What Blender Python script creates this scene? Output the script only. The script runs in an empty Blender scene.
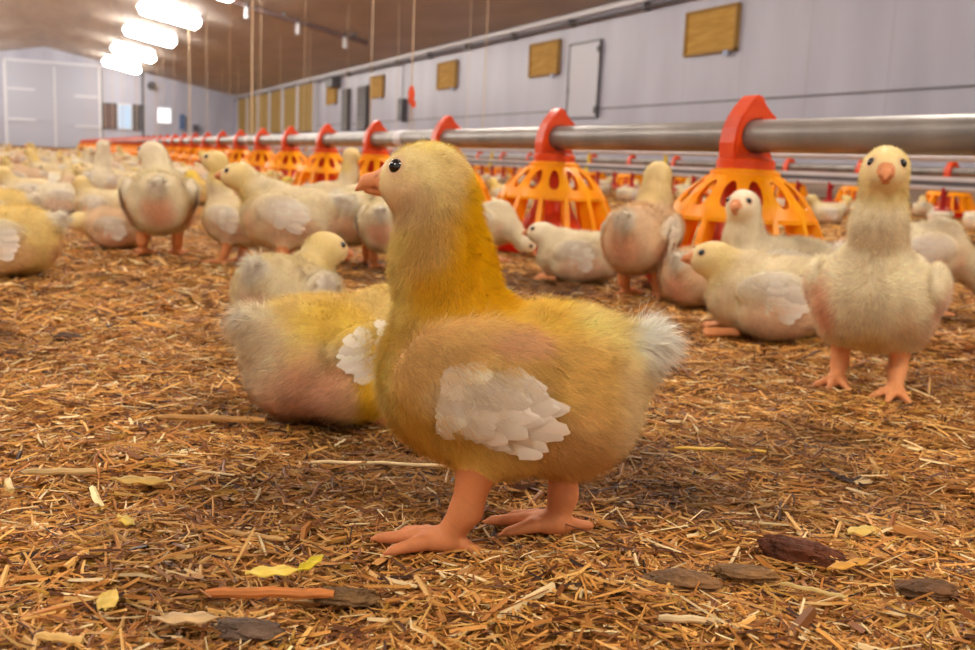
import bpy, math, random
import numpy as np
from mathutils import Vector, Matrix

random.seed(7)
RNG = np.random.default_rng(11)
S = bpy.context.scene
COL = S.collection

# ------------------------------------------------------------------ camera
FPX, CX, CY, CAMH = 1000.0, 487.5, 325.0, 0.21
def _axes():
    dy = np.array([50.0 - CX, 142.0 - CY, FPX]); dy /= np.linalg.norm(dy)
    up = np.cross(dy, np.array([1.0, 0.045, 0.0])); up /= np.linalg.norm(up)
    if up[1] > 0: up = -up
    xx = np.cross(dy, up)
    if xx[0] < 0: xx = -xx
    return np.array([xx, dy, up])
RM = _axes()                       # rows: world axes seen in camera space (x right, y down, z forward)
right, down, fwd = RM[:, 0], RM[:, 1], RM[:, 2]
cam_d = bpy.data.cameras.new('camera'); cam = bpy.data.objects.new('camera', cam_d); COL.objects.link(cam)
cam.matrix_world = Matrix(((right[0], -down[0], -fwd[0], 0), (right[1], -down[1], -fwd[1], 0), (right[2], -down[2], -fwd[2], CAMH), (0, 0, 0, 1)))
cam_d.sensor_width = 36.0; cam_d.lens = 36.0 * FPX / 975.0
cam_d.clip_start = 0.02; cam_d.clip_end = 200
cam_d.dof.use_dof = True; cam_d.dof.focus_distance = 0.56; cam_d.dof.aperture_fstop = 15.0
S.camera = cam

# ------------------------------------------------------------------ world, exposure
w = bpy.data.worlds.new('world'); S.world = w; w.use_nodes = True
w.node_tree.nodes['Background'].inputs[0].default_value = (1.0, 0.91, 0.79, 1)
w.node_tree.nodes['Background'].inputs[1].default_value = 0.8
S.view_settings.view_transform = 'Standard'; S.view_settings.look = 'None'
S.view_settings.exposure = 0.0; S.view_settings.gamma = 1.0; S.view_settings.use_curve_mapping = False
LAMP_POWER = 54.0
try:
    S.cycles.use_denoising = True
    S.cycles.max_bounces = 8; S.cycles.diffuse_bounces = 5; S.cycles.transmission_bounces = 4
    S.cycles.sample_clamp_indirect = 6.0
except Exception: pass

# ------------------------------------------------------------------ helpers
def lin(c):
    return tuple(((v / 255.0) / 12.92 if v / 255.0 <= 0.04045 else ((v / 255.0 + 0.055) / 1.055) ** 2.4) for v in c)
def px_ground(px, py, z=0.0):
    v = RM @ np.array([(px - CX) / FPX, (py - CY) / FPX, 1.0]); t = (z - CAMH) / v[2]; p = v * t
    return float(p[0]), float(p[1])
RH = np.array([right[0], right[1]]); RH /= np.linalg.norm(RH)
FH = np.array([-RH[1], RH[0]])
def heading(deg):                      # 0: facing to the right as seen by the camera, 90 away, 180 left, 270 towards
    d = RH * math.cos(math.radians(deg)) + FH * math.sin(math.radians(deg))
    return math.atan2(d[1], d[0])

def tag(o, label=None, cat=None, group=None, kind=None):
    if label: o['label'] = label
    if cat: o['category'] = cat
    if group: o['group'] = group
    if kind: o['kind'] = kind
    return o
def empty(name, loc=(0, 0, 0), rz=0.0, scale=1.0):
    o = bpy.data.objects.new(name, None); COL.objects.link(o); o.empty_display_size = 0.02
    o.location = loc; o.rotation_euler = (0, 0, rz); o.scale = (scale,) * 3
    return o
def copy_tree(o, parent=None):
    c = o.copy(); COL.objects.link(c); c.parent = parent
    for ch in list(o.children): copy_tree(ch, c)
    return c
def mesh_np(name, V, quads=None, tris=None, cols=None, normals=None, smooth=True):
    me = bpy.data.meshes.new(name)
    V = np.asarray(V, np.float32); me.vertices.add(len(V)); me.vertices.foreach_set('co', V.ravel())
    nq = 0 if quads is None else len(quads); nt = 0 if tris is None else len(tris)
    loops = []
    if nq: loops.append(np.asarray(quads, np.int32).ravel())
    if nt: loops.append(np.asarray(tris, np.int32).ravel())
    L = np.concatenate(loops); me.loops.add(len(L)); me.loops.foreach_set('vertex_index', L)
    me.polygons.add(nq + nt)
    st = np.concatenate([np.arange(nq) * 4, nq * 4 + np.arange(nt) * 3]).astype(np.int32)
    me.polygons.foreach_set('loop_start', st)
    me.polygons.foreach_set('use_smooth', np.full(nq + nt, smooth))
    me.update(calc_edges=True)
    if cols is not None:
        a = me.color_attributes.new('col', 'FLOAT_COLOR', 'POINT')
        c4 = np.ones((len(V), 4), np.float32); c4[:, :3] = cols; a.data.foreach_set('color', c4.ravel())
    if normals is not None:
        me.normals_split_custom_set_from_vertices(normals.astype(np.float32))
    return me
class MB:                                # collects simple solids into one mesh
    def __init__(s): s.v = []; s.f = []
    def add(s, vs, fs):
        n = len(s.v); s.v += [tuple(v) for v in vs]; s.f += [tuple(i + n for i in f) for f in fs]
    def box(s, c, d, rz=0.0, rot=None):
        M = rot if rot is not None else Matrix.Rotation(rz, 3, 'Z')
        vs = [Vector(c) + M @ Vector((x * d[0] / 2, y * d[1] / 2, z * d[2] / 2)) for x in (-1, 1) for y in (-1, 1) for z in (-1, 1)]
        s.add(vs, [(0, 1, 3, 2), (4, 6, 7, 5), (0, 4, 5, 1), (2, 3, 7, 6), (0, 2, 6, 4), (1, 5, 7, 3)])
    def tube(s, pts, r, n=12, caps=True):
        pts = [Vector(p) for p in pts]; rs = r if isinstance(r, (list, tuple)) else [r] * len(pts)
        rings = []; ref = None
        for i, p in enumerate(pts):
            t = (pts[min(i + 1, len(pts) - 1)] - pts[max(i - 1, 0)]).normalized()
            if ref is None: ref = Vector((0, 0, 1)) if abs(t.z) < 0.9 else Vector((1, 0, 0))
            u = (ref - t * ref.dot(t)).normalized(); v = t.cross(u); ref = u
            rings.append([p + (u * math.cos(2 * math.pi * k / n) + v * math.sin(2 * math.pi * k / n)) * rs[i] for k in range(n)])
        vs = [q for r_ in rings for q in r_]; fs = []
        for i in range(len(rings) - 1):
            for k in range(n): fs.append((i * n + k, i * n + (k + 1) % n, (i + 1) * n + (k + 1) % n, (i + 1) * n + k))
        if caps: fs.append(tuple(range(n))[::-1]); fs.append(tuple((len(rings) - 1) * n + k for k in range(n)))
        s.add(vs, fs)
    def lathe(s, prof, n=48, closed=False):
        vs = [(r * math.cos(2 * math.pi * k / n), r * math.sin(2 * math.pi * k / n), z) for r, z in prof for k in range(n)]
        fs = []; m = len(prof)
        for i in range(m if closed else m - 1):
            j = (i + 1) % m
            for k in range(n): fs.append((i * n + k, i * n + (k + 1) % n, j * n + (k + 1) % n, j * n + k))
        s.add(vs, fs)
    def prism(s, poly, y0, y1):          # polygon in xz extruded along y
        n = len(poly); vs = [(x, y0, z) for x, z in poly] + [(x, y1, z) for x, z in poly]
        s.add(vs, [tuple(range(n)), tuple(range(n, 2 * n))[::-1]] + [(i, i + n, (i + 1) % n + n, (i + 1) % n) for i in range(n)])
    def mesh(s, name, smooth=False):
        me = bpy.data.meshes.new(name); me.from_pydata(s.v, [], s.f); me.update()
        if smooth:
            for p in me.polygons: p.use_smooth = True
            try: me.set_sharp_from_angle(angle=math.radians(38))
            except Exception: pass
        return me
def obj(name, me, mat=None, parent=None):
    if isinstance(me, MB): me = me.mesh(name, True)
    o = bpy.data.objects.new(name, me); COL.objects.link(o)
    if mat is not None and not me.materials: me.materials.append(mat)
    if parent is not None: o.parent = parent
    return o

# ------------------------------------------------------------------ materials
def mat_base(name, col, rough=0.5, spec=0.5, metal=0.0):
    m = bpy.data.materials.new(name); m.use_nodes = True; b = m.node_tree.nodes['Principled BSDF']
    b.inputs['Base Color'].default_value = (*lin(col), 1); b.inputs['Roughness'].default_value = rough
    b.inputs['Specular IOR Level'].default_value = spec; b.inputs['Metallic'].default_value = metal
    return m
def mat_noise(name, c1, c2, scale=5.0, rough=0.6, spec=0.3, detail=4, stretch=(1, 1, 1), bump=0.0, lo=0.35, hi=0.65, metal=0.0, bscale=None):
    m = mat_base(name, c1, rough, spec, metal); nt = m.node_tree; b = nt.nodes['Principled BSDF']
    tc = nt.nodes.new('ShaderNodeTexCoord'); mp = nt.nodes.new('ShaderNodeMapping'); mp.inputs['Scale'].default_value = stretch
    n = nt.nodes.new('ShaderNodeTexNoise'); n.inputs['Scale'].default_value = scale; n.inputs['Detail'].default_value = detail
    r = nt.nodes.new('ShaderNodeValToRGB'); r.color_ramp.elements[0].position = lo; r.color_ramp.elements[1].position = hi
    r.color_ramp.elements[0].color = (*lin(c1), 1); r.color_ramp.elements[1].color = (*lin(c2), 1)
    L = nt.links.new; L(tc.outputs['Object'], mp.inputs[0]); L(mp.outputs[0], n.inputs['Vector']); L(n.outputs['Fac'], r.inputs[0]); L(r.outputs[0], b.inputs['Base Color'])
    if bump:
        n2 = nt.nodes.new('ShaderNodeTexNoise'); n2.inputs['Scale'].default_value = bscale or scale * 3; L(mp.outputs[0], n2.inputs['Vector'])
        bp = nt.nodes.new('ShaderNodeBump'); bp.inputs['Strength'].default_value = bump; bp.inputs['Distance'].default_value = 0.002
        L(n2.outputs['Fac'], bp.inputs['Height']); L(bp.outputs[0], b.inputs['Normal'])
    return m
def mat_attr(name, rough=0.6, spec=0.2, trans=0.0, vary=0.0, sss=0.0):
    m = bpy.data.materials.new(name); m.use_nodes = True; nt = m.node_tree; b = nt.nodes['Principled BSDF']; L = nt.links.new
    a = nt.nodes.new('ShaderNodeVertexColor'); a.layer_name = 'col'; out = a.outputs['Color']
    if vary:
        oi = nt.nodes.new('ShaderNodeObjectInfo'); hs = nt.nodes.new('ShaderNodeHueSaturation')
        m1 = nt.nodes.new('ShaderNodeMapRange'); m1.inputs['To Min'].default_value = 1 - vary; m1.inputs['To Max'].default_value = 1 + vary * 0.4
        L(oi.outputs['Random'], m1.inputs['Value']); L(m1.outputs[0], hs.inputs['Saturation']); L(out, hs.inputs['Color']); out = hs.outputs['Color']
    L(out, b.inputs['Base Color']); b.inputs['Roughness'].default_value = rough; b.inputs['Specular IOR Level'].default_value = spec
    if sss:
        b.inputs['Subsurface Weight'].default_value = sss; b.inputs['Subsurface Radius'].default_value = (1.0, 0.35, 0.2); b.inputs['Subsurface Scale'].default_value = 0.004
    if trans:
        t = nt.nodes.new('ShaderNodeBsdfTranslucent'); mx = nt.nodes.new('ShaderNodeMixShader'); mx.inputs[0].default_value = trans
        L(out, t.inputs['Color']); L(b.outputs[0], mx.inputs[1]); L(t.outputs[0], mx.inputs[2]); L(mx.outputs[0], nt.nodes['Material Output'].inputs['Surface'])
    return m
M = {}
M['skin'] = mat_attr('chick_skin', 0.55, 0.3)
M['down'] = mat_attr('chick_down', 0.8, 0.05, trans=0.22)
M['skin_far'] = mat_attr('chick_skin_flock', 0.7, 0.1, vary=0.35)
M['down_far'] = mat_attr('chick_down_flock', 0.8, 0.08, trans=0.22, vary=0.35)
M['feather'] = mat_attr('chick_feather', 0.65, 0.2, trans=0.25)
M['eye'] = mat_base('eye_black', (12, 9, 8), 0.08, 0.8)
M['straw'] = mat_attr('straw', 0.5, 0.25)
M['red'] = mat_noise('red_plastic', (214, 62, 14), (226, 80, 22), 30, 0.38, 0.4)
M['orange'] = mat_noise('orange_plastic', (255, 150, 0), (255, 170, 4), 25, 0.4, 0.4)
M['dish'] = mat_noise('dish_red', (196, 14, 4), (215, 30, 6), 30, 0.35, 0.45)
M['pipe'] = mat_noise('galvanised_pipe', (122, 116, 112), (146, 140, 134), 9, 0.38, 0.5, metal=0.35, bump=0.05)
M['rail'] = mat_noise('drinker_rail', (196, 194, 200), (214, 212, 216), 9, 0.4, 0.5)
M['darkrail'] = mat_base('dark_rail', (92, 88, 94), 0.5)
M['nipple'] = mat_base('nipple_red', (176, 22, 24), 0.4)
M['yellow'] = mat_base('yellow_clip', (240, 208, 20), 0.45)
M['cord'] = mat_base('cord', (214, 190, 160), 0.8)
M['white'] = mat_base('white_paint', (222, 224, 230), 0.5)
M['grey'] = mat_base('dark_grey_metal', (84, 82, 86), 0.5)
M['brown'] = mat_base('brown_board', (112, 92, 88), 0.7)
M['blue'] = mat_base('blue_plastic', (70, 100, 150), 0.5)
M['wood'] = mat_noise('hatch_plywood', (186, 144, 62), (206, 166, 84), 3.0, 0.7, 0.2, stretch=(1, 1, 7), bump=0.2)
M['pad'] = mat_noise('cooling_pad', (166, 140, 84), (190, 166, 108), 6.0, 0.9, 0.1, stretch=(1, 5, 1), bump=0.3)

# ------------------------------------------------------------------ the shed
XW, EAVE, RIDGE, RX, YF, YB, XL = 7.4, 2.49, 3.97, -0.1, 45.0, -4.0, -7.6
def panel_wall_mat():
    m = mat_base('wall_panel', (190, 193, 206), 0.42, 0.4); nt = m.node_tree; b = nt.nodes['Principled BSDF']; L = nt.links.new
    tc = nt.nodes.new('ShaderNodeTexCoord'); sp = nt.nodes.new('ShaderNodeSeparateXYZ'); L(tc.outputs['Object'], sp.inputs[0])
    def line(src, period, width, off=0.0):
        a = nt.nodes.new('ShaderNodeMath'); a.operation = 'ADD'; a.inputs[1].default_value = off; L(src, a.inputs[0])
        p = nt.nodes.new('ShaderNodeMath'); p.operation = 'PINGPONG'; p.inputs[1].default_value = period / 2; L(a.outputs[0], p.inputs[0])
        c = nt.nodes.new('ShaderNodeMath'); c.operation = 'LESS_THAN'; c.inputs[1].default_value = width / 2; L(p.outputs[0], c.inputs[0]); return c.outputs[0]
    sm = nt.nodes.new('ShaderNodeMath'); sm.operation = 'ADD'; L(sp.outputs[0], sm.inputs[0]); L(sp.outputs[1], sm.inputs[1])
    v = line(sm.outputs[0], 1.15, 0.012)
    n = nt.nodes.new('ShaderNodeTexNoise'); n.inputs['Scale'].default_value = 1.3; n.inputs['Detail'].default_value = 5
    mp = nt.nodes.new('ShaderNodeMapping'); mp.inputs['Scale'].default_value = (1, 1, 0.25); L(tc.outputs['Object'], mp.inputs[0]); L(mp.outputs[0], n.inputs['Vector'])
    r = nt.nodes.new('ShaderNodeValToRGB'); r.color_ramp.elements[0].color = (*lin((172, 174, 192)), 1); r.color_ramp.elements[1].color = (*lin((192, 195, 212)), 1)
    r.color_ramp.elements[0].position = 0.3; r.color_ramp.elements[1].position = 0.7; L(n.outputs['Fac'], r.inputs[0])
    mx = nt.nodes.new('ShaderNodeMixRGB'); mx.inputs[2].default_value = (*lin((168, 168, 182)), 1); L(v, mx.inputs[0]); L(r.outputs[0], mx.inputs[1]); L(mx.outputs[0], b.inputs['Base Color'])
    return m
M['wall'] = panel_wall_mat()
M['ceil'] = mat_noise('ceiling_board', (190, 182, 176), (204, 196, 188), 0.8, 0.8, 0.15, stretch=(3, 0.6, 1))
M['plinth'] = mat_noise('plinth_concrete', (150, 130, 116), (186, 168, 154), 2.5, 0.8, 0.1, stretch=(1, 0.4, 3))
def struct(name, mb, mat, parent=None):
    o = obj(name, mb, mat, parent)
    if parent is None: o['kind'] = 'structure'
    return o
mb = MB(); mb.box((XW + 0.1, (YF + YB) / 2, (EAVE + 0.05) / 2), (0.2, YF - YB, EAVE + 0.05)); struct('wall_right', mb, M['wall'])
mb = MB(); mb.box((XL - 0.1, (YF + YB) / 2, (EAVE + 0.05) / 2), (0.2, YF - YB, EAVE + 0.05)); struct('wall_left', mb, M['wall'])
mb = MB(); mb.prism([(XL - 0.2, 0), (XW + 0.2, 0), (XW + 0.2, EAVE + 0.02), (RX, RIDGE + 0.02), (XL - 0.2, EAVE + 0.02)], YF, YF + 0.2); struct('wall_back', mb, M['wall'])
mb = MB()
mb.prism([(XW + 0.2, EAVE - 0.02), (RX, RIDGE), (XL - 0.2, EAVE - 0.02), (XL - 0.2, EAVE + 0.16), (RX, RIDGE + 0.18), (XW + 0.2, EAVE + 0.16)], YB, YF + 0.2)
struct('ceiling', mb, M['ceil'])
mb = MB(); mb.box((XW - 0.02, (YF + YB) / 2, 0.17), (0.06, YF - YB, 0.34)); struct('baseboard_right', mb, M['plinth'])
mb = MB(); mb.box((XW - 0.004, (YF + YB) / 2, 1.05), (0.012, YF - YB, 0.018)); struct('trim_1', mb, M['darkrail'])
mb = MB(); mb.box((XW - 0.05, (YF + YB) / 2, EAVE - 0.045), (0.1, YF - YB, 0.07)); struct('trim_2', mb, M['white'])
# conduit under the eave
ct = tag(empty('wall_conduit', (XW - 0.1, 0, 2.33)), 'dark conduit on brackets running along the top of the white side wall', 'conduit')
mb = MB(); mb.tube([(0, 1.0, 0), (0, YF - 0.2, 0)], 0.022, 8); obj('conduit_pipe', mb, M['grey'], ct)
for k in range(20):
    y = 3.5 + 2.1 * k
    mb = MB(); mb.box((0.03, y, 0.015), (0.11, 0.05, 0.1)); obj('bracket', mb, M['grey'], ct)
# floor
def floor_mat():
    m = mat_base('litter_floor', (150, 105, 45), 0.85, 0.15); nt = m.node_tree; b = nt.nodes['Principled BSDF']; L = nt.links.new
    tc = nt.nodes.new('ShaderNodeTexCoord')
    def ns(scale, st, rot, det=4):
        mp = nt.nodes.new('ShaderNodeMapping'); mp.inputs['Scale'].default_value = st; mp.inputs['Rotation'].default_value = (0, 0, rot)
        n = nt.nodes.new('ShaderNodeTexNoise'); n.inputs['Scale'].default_value = scale; n.inputs['Detail'].default_value = det
        L(tc.outputs['Object'], mp.inputs[0]); L(mp.outputs[0], n.inputs['Vector']); return n.outputs['Fac']
    r = nt.nodes.new('ShaderNodeValToRGB'); e = r.color_ramp.elements; e[0].position = 0.36; e[0].color = (*lin((70, 38, 14)), 1); e[1].position = 0.68; e[1].color = (*lin((200, 148, 76)), 1)
    k = r.color_ramp.elements.new(0.5); k.color = (*lin((140, 92, 40)), 1)
    a = nt.nodes.new('ShaderNodeMath'); a.operation = 'ADD'; L(ns(70, (1, 6, 1), 0.5), a.inputs[0]); L(ns(70, (6, 1, 1), -0.4), a.inputs[1])
    a2 = nt.nodes.new('ShaderNodeMath'); a2.operation = 'MULTIPLY'; a2.inputs[1].default_value = 0.36; L(a.outputs[0], a2.inputs[0])
    a3 = nt.nodes.new('ShaderNodeMath'); a3.operation = 'MULTIPLY_ADD'; a3.inputs[1].default_value = 0.28; L(ns(2.3, (1, 1, 1), 0, 5), a3.inputs[0]); L(a2.outputs[0], a3.inputs[2])
    L(a3.outputs[0], r.inputs[0]); L(r.outputs[0], b.inputs['Base Color'])
    bp = nt.nodes.new('ShaderNodeBump'); bp.inputs['Strength'].default_value = 0.6; bp.inputs['Distance'].default_value = 0.006; L(a2.outputs[0], bp.inputs['Height']); L(bp.outputs[0], b.inputs['Normal'])
    return m
M['floor'] = floor_mat()
def hgt(x, y):                            # gentle unevenness of the litter
    x = np.asarray(x, float); y = np.asarray(y, float)
    h = 0.0022 * np.sin(x * 31 + 1.3 * np.sin(y * 17)) + 0.0020 * np.sin(y * 37 + 2 * np.sin(x * 23)) + 0.0012 * np.sin(x * 83 + y * 61) + 0.0010 * np.sin(x * 120 - y * 97 + 2)
    return h - 0.003
def grid_floor():
    xs = np.concatenate([np.linspace(-7.7, -0.6, 12), np.linspace(-0.59, 2.4, 360), np.linspace(2.5, 7.5, 20)])
    ys = np.concatenate([np.linspace(-4, 0.1, 6), np.linspace(0.11, 2.6, 300), np.linspace(2.7, 45.1, 60)])
    X, Y = np.meshgrid(xs, ys, indexing='ij'); Z = hgt(X, Y); far = np.clip((np.hypot(X, Y) - 2.0) / 1.0, 0, 1); Z = Z * (1 - far) - 0.002 * far
    V = np.stack([X, Y, Z], -1).reshape(-1, 3); nx, ny = len(xs), len(ys)
    i = (np.arange(nx - 1)[:, None] * ny + np.arange(ny - 1)[None, :]).ravel()
    return mesh_np('floor', V, quads=np.stack([i, i + ny, i + ny + 1, i + 1], 1))
fl = obj('floor', grid_floor(), M['floor']); fl['kind'] = 'structure'

# far gable: big door, windows
def at_far(px, py, Y=YF):
    v = RM @ np.array([(px - CX) / FPX, (py - CY) / FPX, 1.0]); t = Y / v[1]; return v[0] * t, v[2] * t + CAMH
dr = tag(empty('door_1', (0.2, YF, 0)), 'large grey double door in the far gable wall', 'door', kind='structure')
mb = MB(); mb.box((0, -0.04, 1.68), (3.5, 0.07, 3.3)); obj('door_leaf', mb, mat_base('door_grey', (176, 180, 196), 0.5), dr)
mb = MB()
for x in (-1.78, 1.72): mb.box((x, -0.1, 1.68), (0.1, 0.06, 3.4))
mb.box((0, -0.1, 3.36), (3.6, 0.06, 0.08)); mb.box((0.02, -0.1, 1.6), (0.07, 0.05, 3.2))
obj('door_frame', mb, M['white'], dr)
mb = MB()
for z in (0.95, 2.15): mb.box((-1.2, -0.1, z + 0.1), (1.0, 0.05, 0.07)); mb.box((1.2, -0.1, z - 0.05), (0.9, 0.05, 0.07))
obj('door_rail', mb, M['white'], dr)
mb = MB()
for x in (1.98, 3.6): mb.box((x, YF - 0.03, 1.7), (0.08, 0.06, 3.1))
struct('trim_3', mb, M['grey'])
def emit(name, col, st):
    m = bpy.data.materials.new(name); m.use_nodes = True; nt = m.node_tree; nt.nodes.remove(nt.nodes['Principled BSDF'])
    e = nt.nodes.new('ShaderNodeEmission'); e.inputs[0].default_value = (*lin(col), 1); e.inputs[1].default_value = st
    nt.links.new(e.outputs[0], nt.nodes['Material Output'].inputs[0]); return m
M['day'] = emit('daylight_pane', (205, 222, 240), 1.1); M['day2'] = emit('daylight_pane_bright', (250, 250, 255), 1.6)
for n, (x0, x1, mt, fr) in enumerate([(2.04, 2.55, M['brown'], M['grey']), (2.62, 3.15, M['day'], M['white']), (3.2, 3.52, M['grey'], M['grey'])]):
    t = tag(empty('window_%d' % (n + 1), ((x0 + x1) / 2, YF, 1.38)), ['brown boarded window beside the grey double door', 'pale daylit window between two dark ones', 'dark window at the right of the lit pane'][n], 'window', kind='structure')
    mb = MB(); mb.box((0, -0.03, 0), (x1 - x0, 0.03, 1.0)); obj('pane', mb, mt, t)
    mb = MB()
    for s in (-1, 1): mb.box((s * (x1 - x0) / 2, -0.05, 0), (0.05, 0.05, 1.06)); mb.box((0, -0.05, s * 0.5), (x1 - x0, 0.05, 0.06))
    obj('window_frame', mb, fr, t)
t = tag(empty('window_4', (4.45, YF, 1.52)), 'small square bright window in the far gable wall', 'window', kind='structure')
mb = MB(); mb.box((0, -0.03, 0), (0.52, 0.03, 0.6)); obj('pane', mb, M['day2'], t)
mb = MB()
for s in (-1, 1): mb.box((s * 0.29, -0.05, 0), (0.05, 0.05, 0.68)); mb.box((0, -0.05, s * 0.32), (0.6, 0.05, 0.05))
obj('window_frame', mb, M['white'], t)
t = tag(empty('control_box', (5.17, YF - 0.09, 1.3)), 'narrow blue box on the far gable wall beside the small bright window', 'control box')
mb = MB(); mb.box((0, 0, 0), (0.2, 0.16, 0.62)); obj('case', mb, M['blue'], t)
mb = MB(); mb.box((0.0, -0.09, 0.0), (0.15, 0.02, 0.54)); obj('lid', mb, mat_base('blue_lid', (86, 112, 156), 0.45), t)
t = tag(empty('meter_box', (5.72, YF - 0.09, 1.06)), 'small grey box low on the far gable wall right of the blue box', 'meter box')
mb = MB(); mb.box((0, 0, 0), (0.28, 0.16, 0.34)); obj('case', mb, mat_base('meter_grey', (140, 142, 160), 0.5), t)
mb = MB(); mb.box((0.0, -0.09, 0.0), (0.2, 0.02, 0.26)); obj('lid', mb, M['grey'], t)
t = tag(empty('wall_fan', (3.95, YF - 0.14, 2.72)), 'small dark fan unit high on the far gable wall', 'fan')
mb = MB(); mb.tube([(0, 0.14, 0), (0, -0.1, 0)], 0.17, 20); obj('housing', mb, M['grey'], t)
mb = MB(); mb.tube([(0, -0.1, 0), (0, -0.14, 0)], 0.05, 12); obj('hub', mb, M['darkrail'], t)

# things on the side wall
hatch_lab = ['largest and nearest of the wooden hatches high on the white side wall', 'wooden hatch just left of the side door outline', 'wooden hatch above the orange cord adjuster, third from the camera', 'small wooden hatch beside the two dark wall panels', 'smallest wooden hatch next to the tan cooling pads']
for k, y in enumerate((10.45, 14.97, 19.36, 24.15, 28.5)):
    t = tag(empty('wall_hatch', (XW, y, 1.89)), hatch_lab[k], 'hatch', 'wooden air inlet hatches')
    mb = MB(); mb.box((-0.02, 0, 0), (0.035, 1.0, 0.48)); obj('flap', mb, M['wood'], t)
    mb = MB()
    for s in (-1, 1): mb.box((-0.03, s * 0.51, 0), (0.06, 0.03, 0.52)); mb.box((-0.03, 0, s * 0.255), (0.06, 1.05, 0.03))
    obj('hatch_frame', mb, mat_base('hatch_edge', (170, 132, 62), 0.7), t)
    mb = MB(); mb.box((-0.05, -0.36, -0.29), (0.03, 0.09, 0.06)); obj('latch', mb, mat_base('latch_blue', (150, 165, 200), 0.4), t)
t = tag(empty('door_2', (XW, 13.62, 1.48)), 'flush white door outlined in dark seal in the side wall', 'door', kind='structure')
mb = MB(); mb.box((-0.012, 0, 0), (0.03, 0.92, 1.08)); obj('door_leaf', mb, mat_base('door_white', (196, 198, 212), 0.45), t)
mb = MB(); mb.box((-0.03, -0.48, -0.02), (0.03, 0.025, 1.1)); mb.box((-0.03, 0, 0.55), (0.03, 0.98, 0.022)); mb.box((-0.028, 0.48, 0), (0.02, 0.012, 1.1)); mb.box((-0.028, 0, -0.55), (0.02, 0.98, 0.01)); obj('door_seal', mb, M['darkrail'], t)
mb = MB(); mb.box((-0.05, -0.47, -0.45), (0.04, 0.06, 0.1)); mb.box((-0.05, -0.47, 0.42), (0.04, 0.05, 0.08)); obj('door_hinge', mb, M['grey'], t)
mb = MB(); mb.tube([(-0.05, 0.42, -0.2), (-0.05, 0.42, -0.1)], 0.012, 6); obj('door_handle', mb, M['grey'], t)
for k in range(6):
    y = 31.3 + 2.25 * k
    lab = 'tan cooling pad panel of the side wall, ' + ['nearest one, beside the smallest hatch', 'second from the near end', 'third from the near end', 'third from the far gable', 'second from the far gable', 'last one before the far gable'][k]
    t = tag(empty('cooling_pad', (XW, y, 1.6)), lab, 'cooling pad', 'cooling pads in the side wall')
    mb = MB(); mb.box((-0.06, 0, 0), (0.1, 1.95, 1.42)); obj('pad', mb, M['pad'], t)
    for s in (-1, 1):
        mb = MB(); mb.box((-0.07, s * 1.03, 0), (0.14, 0.1, 1.5)); obj('frame_post', mb, M['white'], t)
for k, (y, d, lab) in enumerate([(26.9, 0.75, 'tall dark grey panel on the side wall, farther one of a pair'), (25.25, 1.1, 'tall dark grey panel on the side wall, nearer one of a pair')]):
    t = tag(empty('fan_shutter', (XW, y, 1.42)), lab, 'shutter', 'dark shutters on the side wall')
    mb = MB(); mb.box((-0.04, 0, 0), (0.08, d * 0.8, 1.1)); obj('shutter_frame', mb, M['grey'], t)
    mb = MB()
    for z in range(9): mb.box((-0.095, 0, -0.48 + 0.12 * z), (0.02, d * 0.7, 0.1), rot=Matrix.Rotation(0.3, 3, 'Y'))
    obj('louvre', mb, mat_base('louvre_grey', (104, 100, 104), 0.5), t)
t = tag(empty('camera_housing', (XW - 0.14, 28.0, 2.18)), 'dark box hanging below the conduit above the pair of grey panels', 'box')
mb = MB(); mb.box((0, 0, 0), (0.22, 0.7, 0.24)); obj('case', mb, M['grey'], t)
mb = MB(); mb.box((-0.02, 0, 0.13), (0.26, 0.8, 0.02)); obj('lid', mb, M['darkrail'], t)
t = tag(empty('junction_box', (XW - 0.07, 22.0, 1.28)), 'small dark box on the side wall behind the orange cord adjuster', 'box')
mb = MB(); mb.box((0, 0, 0), (0.14, 0.3, 0.5)); obj('case', mb, M['grey'], t)
mb = MB(); mb.tube([(0, 0, 0.25), (0, 0, 1.0)], 0.012, 6); obj('wire', mb, M['grey'], t)

# ceiling beam with fittings
slope = math.atan2(RIDGE - EAVE, XW - RX)
def ceil_z(x): return RIDGE - (x - RX) * math.tan(slope) if x > RX else RIDGE - (RX - x) * math.tan(slope)
t = tag(empty('ceiling_beam', (0, 21.4, 0)), 'dark beam crossing the right slope of the brown ceiling', 'beam')
mb = MB(); a = Vector((2.6, 0, ceil_z(2.6) - 0.1)); b_ = Vector((6.3, 0, ceil_z(6.3) - 0.1)); mb.tube([a, b_], 0.055, 10); obj('beam_tube', mb, M['brown'], t)
for x in (3.0, 4.5, 6.0):
    mb = MB(); mb.box((x, 0, ceil_z(x) - 0.06), (0.05, 0.1, 0.13)); obj('bracket', mb, M['grey'], t)
for k, x in enumerate((3.7, 4.75, 5.75)):
    t = tag(empty('sensor', (x, 21.2, ceil_z(x) - 0.24)), ['small white fitting at the upper end of the ceiling beam', 'small white fitting hanging at the middle of the ceiling beam', 'small white fitting at the lower end of the ceiling beam'][k], 'sensor', 'white fittings below the beam')
    mb = MB(); mb.tube([(0, 0, 0.2), (0, 0, 0.06)], 0.02, 8); obj('stem', mb, M['grey'], t)
    mb = MB(); mb.tube([(0, 0, 0.08), (0, 0, -0.14)], [0.04, 0.055], 12); obj('bulb_cover', mb, M['white'], t)

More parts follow.
